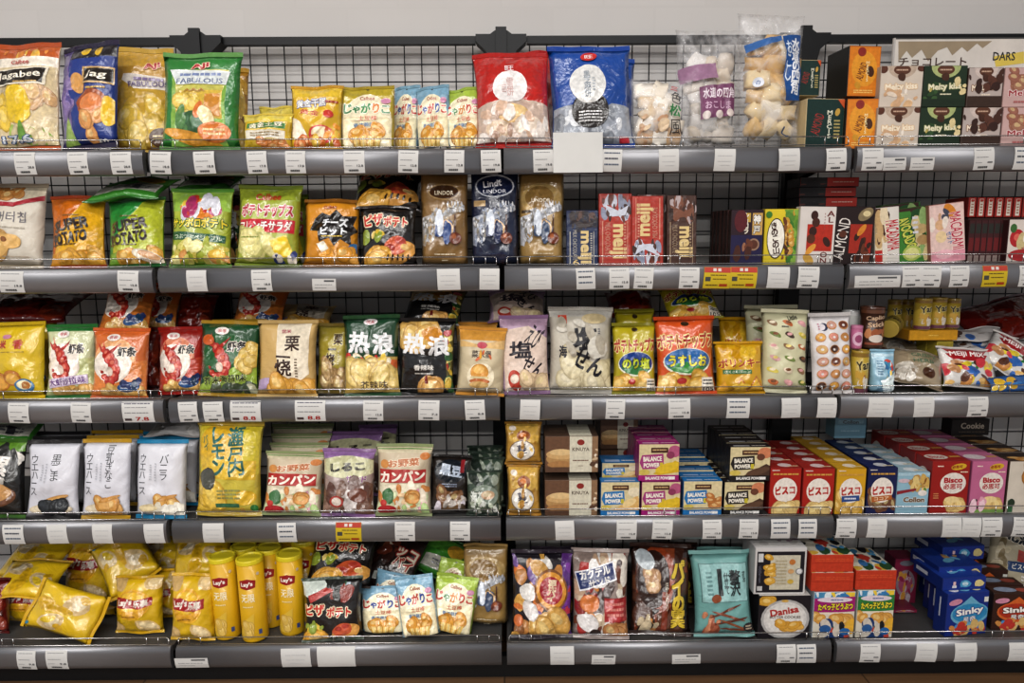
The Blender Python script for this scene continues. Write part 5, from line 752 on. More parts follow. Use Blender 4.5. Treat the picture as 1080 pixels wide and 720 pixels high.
# ---- back frame: black posts with brackets, top bars, wire panels
ztop = at_y(400, 43, YB).z
JX = (-W, 0, W)
PW = .032
for i, (jx, lb) in enumerate(zip(JX, ('tall black steel post behind the green vegetable biscuit bag', 'tall black steel post behind the red rice cracker bag', 'tall black steel post behind the clear candy bags'))):
    mb = MB(); mb.box(jx - PW, YB - .002, FZ, jx + PW, YB + .03, ztop - .045)
    o = link('shelf_post', mb.mesh('shelf_post', cols=False), None, M['black']); tag(o, lb, 'post', 'black back posts')
    mb = MB(); z = ztop
    pr = [(-.075, .012), (-.032, .012), (-.018, .022), (.018, .022), (.032, .012), (.075, .012), (.075, -.008), (.045, -.035), (.036, -.075), (-.036, -.075), (-.045, -.035), (-.075, -.008)]
    vs = [(jx + x, YB - .022, z + y) for x, y in pr] + [(jx + x, YB + .028, z + y) for x, y in pr]; n = len(pr)
    mb.add(vs, [tuple(range(n))[::-1][::-1], tuple(range(n, 2 * n))[::-1]] + [((k + 1) % n, k, n + k, n + (k + 1) % n) for k in range(n)])
    mb.box(jx - .016, YB - .03, z - .07, jx + .016, YB - .02, z + .03)
    link('corner_bracket', mb.mesh('corner_bracket', cols=False), o, M['black'])
for x0, x1, lb, lb2 in ((-1.8, -W, 'black wire panel behind the orange-topped and blue crisps bags', 'black top bar above the orange-topped crisps bag'),
                   (-W, 0, 'black wire panel behind the low yellow snack bags', 'black top bar above the low yellow snack bags'),
                   (0, W, 'black wire panel behind the blue sesame cracker bag', 'black top bar above the blue sesame cracker bag'),
                   (W, 1.8, 'black wire panel behind the boxes and the chocolate sign', 'black top bar above the orange chocolate boxes')):
    a, b = x0 + .034, x1 - .034; mb = MB()
    n = round((b - a) / .0505)
    for k in range(n + 1):
        x = a + (b - a) * k / n; mb.bar((x, YB + .036, FZ + .01), (x, YB + .036, ztop - .004), .002, 5)
    z = ztop - .06
    while z > .1:
        mb.bar((a, YB + .0325, z), (b, YB + .0325, z), .002, 5); z -= .0505
    o = link('wire_panel', mb.mesh('wire_panel', cols=False), None, M['wire']); tag(o, lb, 'wire panel', 'wire back panels')
    mb = MB(); mb.box(x0 + .076, YB - .006, ztop - .011, x1 - .076, YB + .018, ztop + .011)
    o = link('top_rail', mb.mesh('top_rail', cols=False), None, M['black']); tag(o, lb2, 'bar', 'black top bars')

# ---- shelves: deck > price rail, wire guard, side bracket
SN = ['top', 'second', 'middle', 'fourth', 'bottom']
SHL = [['top shelf bay holding the blue and orange crisps bags', 'top shelf bay holding low yellow bags and potato stick pouches', 'top shelf bay holding the big blue bag and clear candy bags', 'top shelf bay holding the chocolate boxes and sign'],
       ['second shelf bay holding the black-lettered crisps bags', 'second shelf bay holding the salad crisps and pizza crisps', 'second shelf bay holding the tall chocolate bars', 'second shelf bay holding the macadamia boxes'],
       ['middle shelf bay holding the yellow corn and shrimp crackers', 'middle shelf bay holding the millet and hot crisps', 'middle shelf bay holding the rice crackers and doughnut-print bag', 'middle shelf bay holding the cups and candy mix bags'],
       ['fourth shelf bay holding the white wafer bags', 'fourth shelf bay holding lemon cake and vegetable biscuits', 'fourth shelf bay holding the cereal bar boxes', 'fourth shelf bay holding the large red and pink biscuit boxes'],
       ['bottom shelf bay holding the heap of yellow crisps bags', 'bottom shelf bay holding the yellow crisps tubes', 'bottom shelf bay holding the teal and brown bags', 'bottom shelf bay holding the blue star biscuit boxes']]
RPROF = [(.012, RH), (.003, RH - .001), (-.003, RH - .007), (-.0058, RH - .017), (-.0066, RH - .03), (-.005, .016), (-.001, .004), (.005, 0), (.012, 0)]
BAYX = [(-1.8, -W), (-W, 0), (0, W), (W, 1.8)]
for s in range(5):
    for k, (x0, x1) in enumerate(BAYX):
        y = YS[s]; z = RAILB[s]; g = .0075
        a, b = x0 + g, x1 - g; zd = DECK[s]
        mb = MB(); mb.box(a, y + .012, zd - .018, b, YB - .006, zd)
        o = link('shelf', mb.mesh('shelf', cols=False), None, M['deck']); tag(o, 'grey steel ' + SHL[s][k], 'shelf', 'shelf bays')
        mb = MB(); vs, fs = prism([(y + p, z + q) for p, q in RPROF], a, b); mb.add(vs, fs)
        r = link('price_rail', mb.mesh('price_rail', cols=False), o, M['rail']); r.data.polygons.foreach_set('use_smooth', [len(p.vertices) == 4 for p in r.data.polygons])
        mb = MB(); gy = y + .004; g0, g1 = a + .006, b - .006; zt, zb = z + RH + .0235, z + RH + .003
        rr = .0014; cr = .006
        pts = [(g0, zb), (g0, zt - cr), (g0 + cr * .3, zt - cr * .3), (g0 + cr, zt), (g1 - cr, zt), (g1 - cr * .3, zt - cr * .3), (g1, zt - cr), (g1, zb), (g0, zb)]
        for p, q in zip(pts, pts[1:]): mb.bar((p[0], gy, p[1]), (q[0], gy, q[1]), rr, 6)
        for xx in (g0 + .028, g0 + .06, (g0 + g1) / 2 - .015, (g0 + g1) / 2 + .015, g1 - .06, g1 - .028): mb.bar((xx, gy, zb), (xx, gy, zt), rr, 6)
        link('wire_guard', mb.mesh('wire_guard', True, cols=False), o, M['chrome'])
        for xx in (a + .004, b - .004):
            mb = MB()
            vs = [(xx - .0015, y + .14, zd - .026), (xx - .0015, YB - .008, zd - .055), (xx - .0015, YB - .008, zd - .019), (xx - .0015, y + .14, zd - .019)]
            vs += [(p[0] + .003, p[1], p[2]) for p in vs]
            mb.add(vs, [(0, 1, 2, 3), (7, 6, 5, 4), (0, 4, 5, 1), (1, 5, 6, 2), (2, 6, 7, 3), (3, 7, 4, 0)])
            if s < 4: link('side_bracket', mb.mesh('side_bracket', cols=False), o, M['black'])
# kick plate under the bottom shelf
mb = MB(); mb.box(-1.8, YS[4] + .03, FZ, 1.8, YS[4] + .05, RAILB[4] + .01)
o = link('kick_plate', mb.mesh('kick_plate', cols=False), None, M['black']); tag(o, 'long black kick plate under the bottom shelf', 'kick plate')

# ================================================================== THE GOODS
# ---------------------------------------------------------------- top shelf (row 0)
S(0, 'jaga', -6, 66, 47, .055, 'white crisps bag with an orange top band and black banner on the top shelf', roll=-1)
S(0, 'jagb', 58, 132, 49, .062, 'blue and purple crisps bag with a black banner, beside the orange-topped bag', roll=-3, yaw=-12)
S(0, 'fabg', 116, 184, 52, .1, 'gold biscuit bag with a white swoosh, beside the green vegetable biscuit bag', roll=-2, yaw=6)
S(0, 'fabv', 170, 256, 56, .045, 'green biscuit bag with vegetables and orange oval on the top shelf', roll=1)
S(0, 'gold', 226, 263, 74, .14, 'plain gold foil bag peeking out behind the green vegetable biscuit bag', front=False)
S(0, 'lowy', 273, 310, 113, .115, 'low yellow bag standing behind the other low yellow bag', front=False, var=1)
S(0, 'lowy', 253, 309, 120, .05, 'low yellow bag in front of its twin, beside the golden-potato bag', roll=1)
S(0, 'gold', 345, 368, 96, .12, 'gold foil bag wedged behind the yellow golden-potato bag', front=False, var=1)
S(0, 'tudou', 305, 363, 90, .05, 'yellow bag with a round red emblem on the top shelf', roll=1)
S(0, 'jgy', 359, 417, 91, .045, 'olive-yellow potato stick pouch with green lettering on the top shelf')
S(0, 'jgb', 413, 444, 91, .1, 'sky blue pouch half hidden behind the other blue pouch on the top shelf', yaw=-14, front=False)
S(0, 'jgb', 438, 476, 90, .05, 'sky blue potato stick pouch just beside the lime pouch on the top shelf', yaw=-10, roll=-3)
S(0, 'jgg', 468, 510, 92, .045, 'lime green potato stick pouch next to the red rice cracker bag', roll=-4, yaw=-5)
S(0, 'ricer', 545, 588, 55, .13, 'red rice cracker bag hidden behind the front red one', front=False, var=1)
S(0, 'ricer', 499, 582, 58, .055, 'big red rice cracker bag with a white disc on the top shelf', roll=-2)
S(0, 'blueb', 615, 671, 62, .17, 'second big blue bag standing behind the front blue bag', front=False, var=1)
S(0, 'blueb', 578, 668, 50, .06, 'big blue cracker bag with white and dark discs on the top shelf', roll=-2)
S(0, 'matsu', 660, 731, 80, .045, 'clear bag of pale crackers with brush lettering in red, black and green', roll=2)
S(0, 'clrp', 710, 784, 26, .125, 'tall clear bag of wrapped candies with a purple label', roll=1, lean=6)
S(0, 'clrb', 774, 848, 9, .06, 'tallest clear bag of wrapped candies, with a blue upright label', roll=1, lean=5)
S(0, 'greenbx', 848, 892, 103, .025, 'dark green chocolate box standing on the top shelf deck', yaw=7)
_o, _w, _h, _p = S(0, 'greenbx', 842, 866, 63, .07, 'dark green chocolate box stacked on top of the lower green one', base=101, yaw=5, front=False)
S(0, 'orangebx', 892, 927, 103, .022, 'lower orange chocolate box standing on the top shelf deck', yaw=-3)
S(0, 'orangebx', 893, 930, 48, .03, 'upper orange chocolate box with a black side, stacked on the lower one', base=102, yaw=6, front=False)
for k, x0, x1, yt, nm in (('melw', 924, 970, 113, 'cream'), ('melg', 969, 1014, 113, 'dark green'), ('melb', 1014, 1056, 113, 'brown speckled'), ('melp', 1056, 1098, 113, 'pink')):
    S(0, k, x0, x1, yt, .02, f'{nm} chocolate box in the lower row before the white sign')
for k, x0, x1, yt, nm in (('melw', 928, 973, 70, 'cream'), ('melg', 973, 1020, 69, 'dark green'), ('melb', 1020, 1058, 71, 'brown speckled'), ('melp', 1058, 1098, 71, 'pink')):
    S(0, k, x0, x1, yt, .026, f'{nm} chocolate box stacked in the upper row before the white sign', base=113, front=False)
# printed sign behind the chocolate boxes
_y = YS[0] + .12; a = at_y(943, 40, _y); b = at_y(1100, 40, _y); z0 = DECK[0]
mb = MB(); mb.box(a.x, _y, z0, b.x, _y + .006, a.z, hexc('d6d0c8'))
o = link('chocolate_sign', mb.mesh('chocolate_sign'), None, M['card']); tag(o, 'white cardboard chocolate sign standing behind the chocolate boxes', 'sign')
_sh = [R(.0, 0, 1, .012, '4a4a48'), R(0, 0, .012, 1, 'b8b4b0'), P([(.03, .03), (.66, .03), (.6, .09), (.56, .05), (.5, .12), (.46, .08), (.4, .15), (.36, .08), (.3, .11), (.24, .2), (.19, .1), (.13, .17), (.09, .11), (.04, .2)], '9c8c74'), P([(.68, .16), (.88, .12), (.89, .22), (.7, .25)], 'd9c25a'), T('DARS', .75, .16, .15, .075, '2a2c30'), T('チョコレート', .27, .205, .46, .075, '4a3428'),
   K(1, .4, .12, .1, '6a3a2a', 6, 3, .06), E(.97, .5, .05, .08, 'b03024')]
for nm, itx in zip(('printed_picture', 'printed_lettering'), lay(_sh, b.x - a.x, a.z - z0)):
    me = print_mesh(nm, itx, lambda X, Y, of: Vector((a.x + (b.x - a.x) * X, _y - of, z0 + (a.z - z0) * (1 - Y))), (), (), (.0, .0, 1, 1), .0003, .00003)
    me.materials.append(M['card']); link(nm, me, o)
# ---------------------------------------------------------------- second shelf (row 1)
S(1, 'korea', -22, 51, 194, .06, 'white butter crisps bag with a red ribbon on the second shelf', roll=2)
S(1, 'supo', 53, 112, 207, .055, 'orange crisps bag with slanted black lettering on the second shelf', roll=-2, lean=12)
S(1, 'supg', 113, 176, 210, .055, 'green crisps bag with slanted black lettering on the second shelf', roll=-2, lean=12)
F(1, 'lyg', 140, 200, .085, .2, .15, 66, -5, -6, 'green crisps bag lying flat on top of the green black-lettered bag', t=.036)
F(1, 'lyg', 220, 194, .19, .17, .12, 68, 3, 6, 'dark green crisps bag lying behind the lime vegetable-stick bag', var=1, t=.03)
S(1, 'sap', 178, 246, 199, .05, 'lime vegetable-stick bag with yellow lettering on the second shelf', roll=1)
S(1, 'hotb', 226, 256, 206, .13, 'black bag squeezed behind the lime vegetable-stick bag', front=False)
S(1, 'calb', 249, 319, 196, .05, 'lime green salad crisps bag with a pink band on the second shelf', roll=2)
S(1, 'calb', 288, 325, 205, .13, 'second lime salad crisps bag half hidden behind the front one', front=False, var=1)
S(1, 'chees', 319, 380, 211, .055, 'orange cheese-bite bag with a black burst on the second shelf', roll=1)
S(1, 'pizza', 379, 440, 217, .05, 'black pizza crisps bag standing upright on the second shelf', roll=-1)
F(1, 'pizza', 410, 201, .11, .185, .16, 48, 2, 4, 'black pizza crisps bag lying on top of the upright pizza bag', var=1)
S(1, 'ling', 444, 494, 178, .06, 'bronze chocolate pouch beside the navy one on the second shelf', lean=5)
S(1, 'linn', 497, 547, 178, .06, 'navy blue chocolate pouch between the bronze and pale gold pouches', lean=5)
S(1, 'linc', 547, 595, 178, .06, 'pale gold chocolate pouch beside the navy chocolate bar', lean=5)
S(1, 'meid', 597, 631, 222, .02, 'short navy chocolate bar with gold lettering', lean=6)
S(1, 'meid', 600, 632, 224, .045, 'navy chocolate bar standing behind the front navy bar', lean=6, front=False)
S(1, 'meir', 631, 667, 204, .02, 'red chocolate bar right side up beside the navy bar', lean=6)
_r, _wr, _hr, _pr = S(1, 'meir', 666, 700, 207, .02, 'red chocolate bar turned upside down beside the brown bar', lean=6)
_r.matrix_world = _r.matrix_world @ Matrix.Translation((0, 0, _hr)) @ Matrix.Rotation(PI, 4, 'Y')
S(1, 'meib', 703, 735, 206, .02, 'dark brown chocolate bar at the end of the bar row', lean=6)
S(1, 'meib', 672, 703, 205, .045, 'brown chocolate bar tucked behind the upside down red bar', lean=6, front=False)
S(1, 'kobe', 770, 805, 221, .02, 'navy and maroon chocolate box with gold squares', roll=0)
for i in range(5): S(1, 'brownbx', 766 - 4 * i, 800 - 4 * i, 221 + .4 * i, .05 + .028 * i, f'dark brown chocolate box, {ORD[i]} behind the navy and maroon box', front=False)
S(1, 'kino', 805, 843, 220, .02, 'yellow mushroom-chocolate box with a white oval')
S(1, 'almw', 842, 881, 218, .02, 'white almond chocolate box with a red square', roll=1)
S(1, 'almd', 880, 922, 218, .02, 'dark almond chocolate box with pale lettering up its edge', roll=1)
for i, (x0, x1, yt, bs) in enumerate(((842, 905, 208, 218), (842, 904, 198, 208), (843, 907, 188, 198))):
    S(1, 'redst', x0, x1, yt, .16 - .004 * i, f'flat red and black box, {("lowest", "middle", "topmost")[i]} of the stack behind the almond boxes', base=bs, yaw=0, front=False)
S(1, 'brownbx', 842, 906, 218, .16, 'wide dark box carrying the stack of flat red boxes', front=False, t=.1)
S(1, 'macr', 922, 949, 219, .02, 'macadamia box with red lettering, tilted beside the dark almond box', roll=-5)
S(1, 'avo', 945, 984, 220, .022, 'green nut chocolate box tilted beside the pink macadamia box', roll=-7)
S(1, 'macp', 980, 1018, 216, .02, 'pink macadamia box with red lettering on the second shelf', roll=-7)
S(1, 'avo', 930, 972, 216, .06, 'green nut chocolate box behind the front green one', roll=-6, front=False)
for i in range(7): S(1, 'amaz', 1021 + 9.6 * i, 1029.6 + 9.6 * i, 208, .07, f'small red upright chocolate box, {ORD[i]} along the raised row', base=229, front=False)
S(1, 'brownbx', 1018, 1098, 229.5, .065, 'dark brown box carrying the row of small red boxes', front=False, t=.2)
for i in range(6): S(1, 'straws', 1021 + 6.6 * i, 1027.4 + 6.6 * i, 232, .035, f'dark thin strawberry chocolate box, {ORD[5 - i]} from the white front one', front=False, t=.025)
S(1, 'strawb', 1062, 1098, 231, .02, 'white strawberry chocolate box at the front of its row')
# ---------------------------------------------------------------- middle shelf (row 2)
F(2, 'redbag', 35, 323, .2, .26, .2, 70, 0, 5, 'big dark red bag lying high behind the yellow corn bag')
S(2, 'xiao', 5, 60, 334, .155, 'yellow corn snack bag standing behind the front yellow one', front=False, var=1)
S(2, 'xiao', -12, 50, 340, .055, 'yellow corn snack bag at the end of the middle shelf', roll=-1)
S(2, 'shg', 50, 103, 342, .06, 'pale green shrimp cracker bag with a dark green top', roll=-1)
S(2, 'sho', 97, 159, 346, .05, 'orange shrimp cracker bag standing upright, front of the orange ones', roll=1)
F(2, 'sho', 136, 325, .12, .14, .17, 40, -3, 3, 'orange shrimp cracker bag lying on top of the upright orange one', var=1)
F(2, 'sho', 169, 326, .21, .11, .15, 42, -6, 0, 'orange shrimp cracker bag behind the lying orange one', var=2, t=.045)
S(2, 'redbag', 150, 172, 345, .12, 'dark red bag wedged between the orange and red shrimp bags', front=False)
S(2, 'shr', 166, 218, 345, .07, 'red shrimp cracker bag with a white oval on the middle shelf', roll=-1)
S(2, 'shk', 222, 282, 337, .12, 'dark green shrimp cracker bag behind the front green one', front=False, var=1)
S(2, 'shk', 208, 274, 340, .05, 'dark green shrimp cracker bag with a gold top on the middle shelf', roll=2)
F(2, 'sho', 275, 324, .15, .15, .13, 30, 4, 0, 'orange shrimp cracker bag lying high behind the tan millet bag', var=3)
F(2, 'redbag', 206, 330, .24, .12, .12, 30, 0, 0, 'dark red bag lying high behind the red shrimp bag', var=1)
S(2, 'lit', 271, 336, 338, .05, 'tan millet crisps bag with three brown characters', roll=0)
F(2, 'lit', 322, 333, .26, .17, .1, 55, 0, 0, 'tan crisps bag lying behind the millet crisps bags', var=1, t=.04)
S(2, 'lit2', 334, 371, 341, .07, 'olive millet crisps bag half hidden by the green hot crisps bag', roll=1)
S(2, 'hotg', 361, 423, 333, .05, 'green hot crisps bag with big white characters', roll=-1)
S(2, 'hotb', 418, 481, 336, .05, 'black hot crisps bag with big white characters standing upright', roll=1)
F(2, 'hotb', 458, 324, .155, .17, .14, 50, 4, -6, 'black hot crisps bag lying on top of the upright black one', var=1, t=.045)
S(2, 'burg', 480, 525, 340, .125, 'cream burger crisps bag behind the front burger bag', front=False, var=1)
S(2, 'burg', 482, 534, 346, .05, 'cream burger crisps bag in front on the middle shelf', roll=3)
S(2, 'ebi', 526, 580, 333, .06, 'lilac rice cracker bag with brush lettering and a shrimp', roll=-1)
F(2, 'ebi', 545, 324, .2, .17, .12, 45, 0, 0, 'purple rice cracker bag lying behind the lilac one', var=1)
S(2, 'shio', 577, 648, 325, .05, 'large white rice cracker bag with black brush lettering', roll=1)
S(2, 'nori', 648, 690, 326, .13, 'yellow seaweed crisps bag standing behind the front yellow one', front=False, var=1)
S(2, 'nori', 645, 693, 341, .055, 'yellow seaweed crisps bag with a blue oval', roll=0)
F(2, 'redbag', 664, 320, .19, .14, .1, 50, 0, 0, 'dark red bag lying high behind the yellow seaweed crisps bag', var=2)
S(2, 'usus', 690, 755, 334, .05, 'orange salt crisps bag with a blue oval', roll=-1)
F(2, 'nori', 728, 320, .15, .16, .12, 45, -8, 0, 'yellow crisps bag lying on top behind the orange salt crisps bag', var=2)
S(2, 'poly', 757, 800, 336, .15, 'olive yellow corn bag standing behind the front corn triangle bag', front=False, var=1)
S(2, 'poly', 754, 807, 361, .05, 'yellow corn triangle bag with red lettering', roll=0, lean=14)
S(2, 'cake', 785, 842, 322, .14, 'pale cake-print bag standing behind the front cake-print bag', front=False, var=1)
S(2, 'cake', 802, 852, 327, .06, 'pale green cake-print bag in front, beside the doughnut-print bag', roll=3)
S(2, 'donut', 853, 898, 330, .05, 'white bag printed with rows of doughnuts', roll=-1)
S(2, 'roll', 886, 905, 329, .1, 'white plastic jar behind the doughnut-print bag', lean=0, front=False)
S(2, 'pcan', 897, 909, 343, .06, 'small pink cup beside the brown chocolate can', lean=0, base=367, front=False)
S(2, 'ycan', 897, 915, 369, .045, 'small yellow cup below the pink cup', lean=0)
S(2, 'bcan', 907, 931, 323, .085, 'brown chocolate can standing tall at the middle shelf', lean=0, base=366, front=False)
S(2, 'bcan', 905, 932, 367, .085, 'brown can underneath the tall chocolate can', lean=0, front=False, var=1)
S(2, 'lblue', 917, 943, 368, .04, 'light blue cup in front of the beige cookie bag', lean=4)
F(2, 'cone', 940, 344, .12, .05, .055, 70, 50, 10, 'yellow biscuit-stick cup lying down behind the beige bags')
F(2, 'beige', 967, 389, .065, .138, .12, 46, 12, -14, 'beige cookie bag lying tilted in front on the middle shelf', t=.048)
F(2, 'beige', 944, 363, .15, .12, .1, 64, -10, 8, 'beige cookie bag lying behind the front beige bag', var=1, t=.04)
S(2, 'tray', 958, 1011, 349, .09, 'yellow cardboard display tray holding three yellow cups', base=360, front=False)
for i in range(3): S(2, 'ycan', 964 + 16 * i, 981 + 15 * i, 318 + i, .11 + .012 * i, f'yellow biscuit-stick cup, {ORD[i]} of the three standing on the yellow tray', base=351, lean=0, front=False, var=0)
for i in range(2): S(2, 'ycan', 936 + 14 * i, 950 + 14 * i, 318, .2, f'dim yellow cup, {ORD[i]} of two at the back by the wire panel', base=352, lean=0, front=False)
S(2, 'tray', 936, 966, 351, .19, 'yellow tray at the back under two dim yellow cups', base=362, front=False, t=.06)
S(2, 'ybox', 975, 986, 360, .08, 'narrow yellow biscuit box under the yellow tray', front=False)
S(2, 'ybox', 986, 1004, 361, .075, 'wide yellow biscuit box under the yellow tray', front=False)
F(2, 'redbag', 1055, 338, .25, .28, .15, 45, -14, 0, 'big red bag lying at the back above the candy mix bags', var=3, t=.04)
for i, (cx, cy, ro) in enumerate(((1044, 365, 4), (1036, 359, -3), (1030, 352, 3))):
    F(2, 'enve', cx, cy, .13 + .012 * i, .19, .08, 74, ro, 4 * i - 4, f'white candy bag lying flat, {("first", "second", "third")[i]} up in the white pile', var=i, t=.012)
F(2, 'mix', 1020, 388, .06, .155, .12, 32, 2, -3, 'white candy mix bag with a red triangle, facing forward', t=.038)
F(2, 'mix', 1068, 384, .075, .16, .12, 35, 38, -5, 'white candy mix bag with a red triangle, turned on its side', var=1, t=.038)
F(2, 'strip', 1068, 409, .022, .13, .045, 30, -3, 0, 'blue candy strip lying below the turned candy mix bag', t=.018)
# ---------------------------------------------------------------- fourth shelf (row 3)
S(3, 'snail', -32, 29, 463, .06, 'black snail-snack bag with a light green top')
F(3, 'lyg', 10, 452, .2, .2, .14, 60, 0, 0, 'dark green bag lying behind the black snail-snack bag', var=2)
for k, x0, x1, yt, nm in (('wafk', 30, 85, 464, 'black'), ('wafy', 87, 140, 463, 'gold'), ('wafb', 142, 199, 464, 'blue')):
    S(3, k, x0 + (5 if k != 'wafk' else 3), x1 + (12 if k == 'wafb' else 6), yt - 4, .115, f'white wafer bag with {nm} top seal, second in its row', front=False, var=1)
    S(3, k, x0 + (9 if k != 'wafk' else 2), x1 + (20 if k == 'wafb' else 10), yt - 9, .18, f'white wafer bag with {nm} top seal, third in its row', front=False, var=2)
    S(3, k, x0, x1, yt, .05, f'white wafer bag with {nm} top seal, front of its row')
F(3, 'greyw', 190, 450, .16, .17, .09, 70, -4, 0, 'grey-white bag lying on the blue-sealed wafer bags', t=.025)
S(3, 'lemon', 206, 277, 446, .055, 'tall yellow lemon cake bag with green characters', roll=2, lean=7)
for i, (yt, dp) in enumerate(((447, .215), (457, .165), (467, .11))):
    S(3, 'kanp', 283 + 2 * (2 - i), 348 + 2 * (2 - i), yt, dp, f'cream vegetable biscuit bag, {("rear", "third", "second")[i]} one in the row beside the lemon bag', front=False, var=i + 1, t=.034)
S(3, 'kanp', 278, 343, 478, .05, 'cream vegetable biscuit bag beside the lemon bag, front of its row', roll=2, lean=14)
S(3, 'shiru', 345, 405, 456, .17, 'brown bean biscuit bag behind the front bean biscuit bag', front=False, var=1)
S(3, 'shiru', 339, 397, 473, .055, 'brown bean biscuit bag with a lilac top, front of its pair', roll=1)
S(3, 'shiru', 378, 420, 452, .2, 'brown bean biscuit bag far back by the wire panel', front=False, var=2)
S(3, 'kanp', 396, 457, 469, .05, 'cream vegetable biscuit bag beside the black bean bag', roll=1, lean=10)
S(3, 'blkp', 453, 497, 481, .065, 'black bean snack bag with bluish lettering', roll=3, lean=16)
for i in range(3): S(3, 'gwht', 494 - i, 533 - i, 482 - 5 * i, .09 + .045 * i, f'grey-green seaweed bag, {ORD[i + 1]} in the row beside the gold cookie bags', front=False, var=i + 1)
S(3, 'gwht', 491, 530, 497, .045, 'grey-green seaweed bag at the front of its row')
S(3, 'cook', 534, 571, 491, .045, 'gold cookie bag standing below another gold cookie bag')
S(3, 'cook', 532, 572, 446, .055, 'gold cookie bag standing on top of the lower gold cookie bag', base=491, front=False, var=1)
S(3, 'kinu', 574, 631, 506, .025, 'brown and cream cookie gift box, lower of the stacked pair')
S(3, 'kinu', 574, 632, 461, .027, 'brown and cream cookie gift box, upper of the stacked pair', base=498, front=False)
S(3, 'kinu', 632, 674, 446, .17, 'cookie gift box at the back behind the blue cereal bar boxes', base=478, front=False)
S(3, 'kinu', 632, 674, 480, .17, 'cookie gift box at the back carrying another gift box', front=False)
S(3, 'balb', 633, 675, 508, .022, 'blue cereal bar box with a banana-coloured bar, standing in front')
S(3, 'balb', 634, 675, 489, .062, 'blue cereal bar box lying flat behind the front blue one', base=508, front=False, w=None, t=.07)
S(3, 'balb', 636, 675, 508, .062, 'blue cereal bar box hidden under the flat blue one', front=False, t=.07)
S(3, 'balp', 676, 718, 508, .022, 'purple cereal bar box, lowest one in front')
S(3, 'balp', 673, 717, 468, .026, 'purple cereal bar box standing on the lowest one', base=507, front=False, n=5, pitch=.04, ords=ORD)
S(3, 'balp', 676, 718, 508, .066, 'purple cereal bar box behind the lowest one', front=False, n=4, pitch=.04, ords=ORD)
S(3, 'balc', 720, 762, 507, .022, 'blue biscuit bar box beside the purple boxes', n=6, pitch=.04, ords=ORD)
S(3, 'balk', 763, 806, 508, .022, 'black cereal bar box on the deck', n=5, pitch=.042, ords=ORD)
S(3, 'balk', 769, 813, 471, .026, 'black cereal bar box in the upper open case', base=507, front=False, n=6, pitch=.036, ords=ORD, yaw=0)
S(3, 'bisr', 811, 845, 494, .022, 'red cream biscuit box beside the black boxes', n=5, pitch=.053, ords=ORD)
S(3, 'bisr', 846, 880, 494, .02, 'red cream biscuit box beside the yellow ones', n=5, pitch=.053, ords=ORD)
S(3, 'bisy', 881, 913, 494, .02, 'yellow cream biscuit box in its row', n=6, pitch=.052, ords=ORD)
S(3, 'bisn', 914, 946, 493, .02, 'navy cream biscuit box in its row', n=5, pitch=.053, ords=ORD)
S(3, 'coll', 945, 980, 498, .022, 'light blue cream roll box in its row', n=5, pitch=.053, ords=ORD)
S(3, 'bscr', 981, 1022, 486, .02, 'large red cream biscuit box in its row', n=4, pitch=.08, ords=ORD)
S(3, 'bscp', 1023, 1061, 486, .02, 'pink cream biscuit box in its row', n=4, pitch=.08, ords=ORD)
S(3, 'piebx', 1062, 1100, 486, .02, 'white pie biscuit box in its row', n=4, pitch=.08, ords=ORD)
S(3, 'cookd', 1003, 1044, 443, .26, 'black cookie box at the back above the pink biscuit boxes', base=460, front=False, t=.05)
S(3, 'lbx', 880, 914, 440, .27, 'light blue box standing at the back above the yellow boxes', base=462, front=False)
# ---------------------------------------------------------------- bottom shelf (row 4)
S(4, 'redbag', -25, 10, 610, .07, 'dark red bag at the very end of the bottom shelf', front=False)
S(4, 'lays', 68, 121, 576, .22, 'yellow crisps bag standing at the back of the yellow heap', front=False, var=1, base=648)
S(4, 'lays', 70, 124, 640, .17, 'yellow crisps bag buried low at the back of the yellow heap', front=False, var=2)
S(4, 'lays', 4, 64, 615, .1, 'yellow crisps bag standing behind the tumbled front bag', var=0, roll=1)
F(4, 'laysb', 38, 588, .17, .19, .16, 55, 6, -8, 'yellow crisps bag lying on top at the end of the yellow heap', t=.042)
F(4, 'laysb', 32, 610, .12, .18, .13, 62, 8, 6, 'yellow crisps bag lying under the topmost bag at the heap end', var=1, t=.042)
F(4, 'laysb', 70, 648, .045, .13, .2, 25, 108, 4, 'yellow crisps bag tumbled on its side in front of the yellow heap', var=2, t=.05)
S(4, 'lays', 121, 174, 607, .07, 'yellow crisps bag standing below the downward-tilted yellow bag', var=0, roll=-1)
F(4, 'laysb', 132, 590, .165, .15, .19, 42, 142, 0, 'yellow crisps bag tilted downward on top of the yellow heap', var=3)
F(4, 'laysb', 172, 590, .2, .16, .14, 40, 20, 0, 'yellow crisps bag lying far back above the standing yellow bags', var=0)
S(4, 'lays', 179, 228, 605, .06, 'yellow crisps bag standing next to the yellow crisps tubes', var=1)
F(4, 'laysb', 214, 586, .15, .17, .16, 45, -12, 0, 'yellow crisps bag lying on top of the bag beside the tubes', var=1)
S(4, 'lays', 160, 190, 600, .15, 'yellow crisps bag squeezed between two standing yellow bags', front=False, var=2)
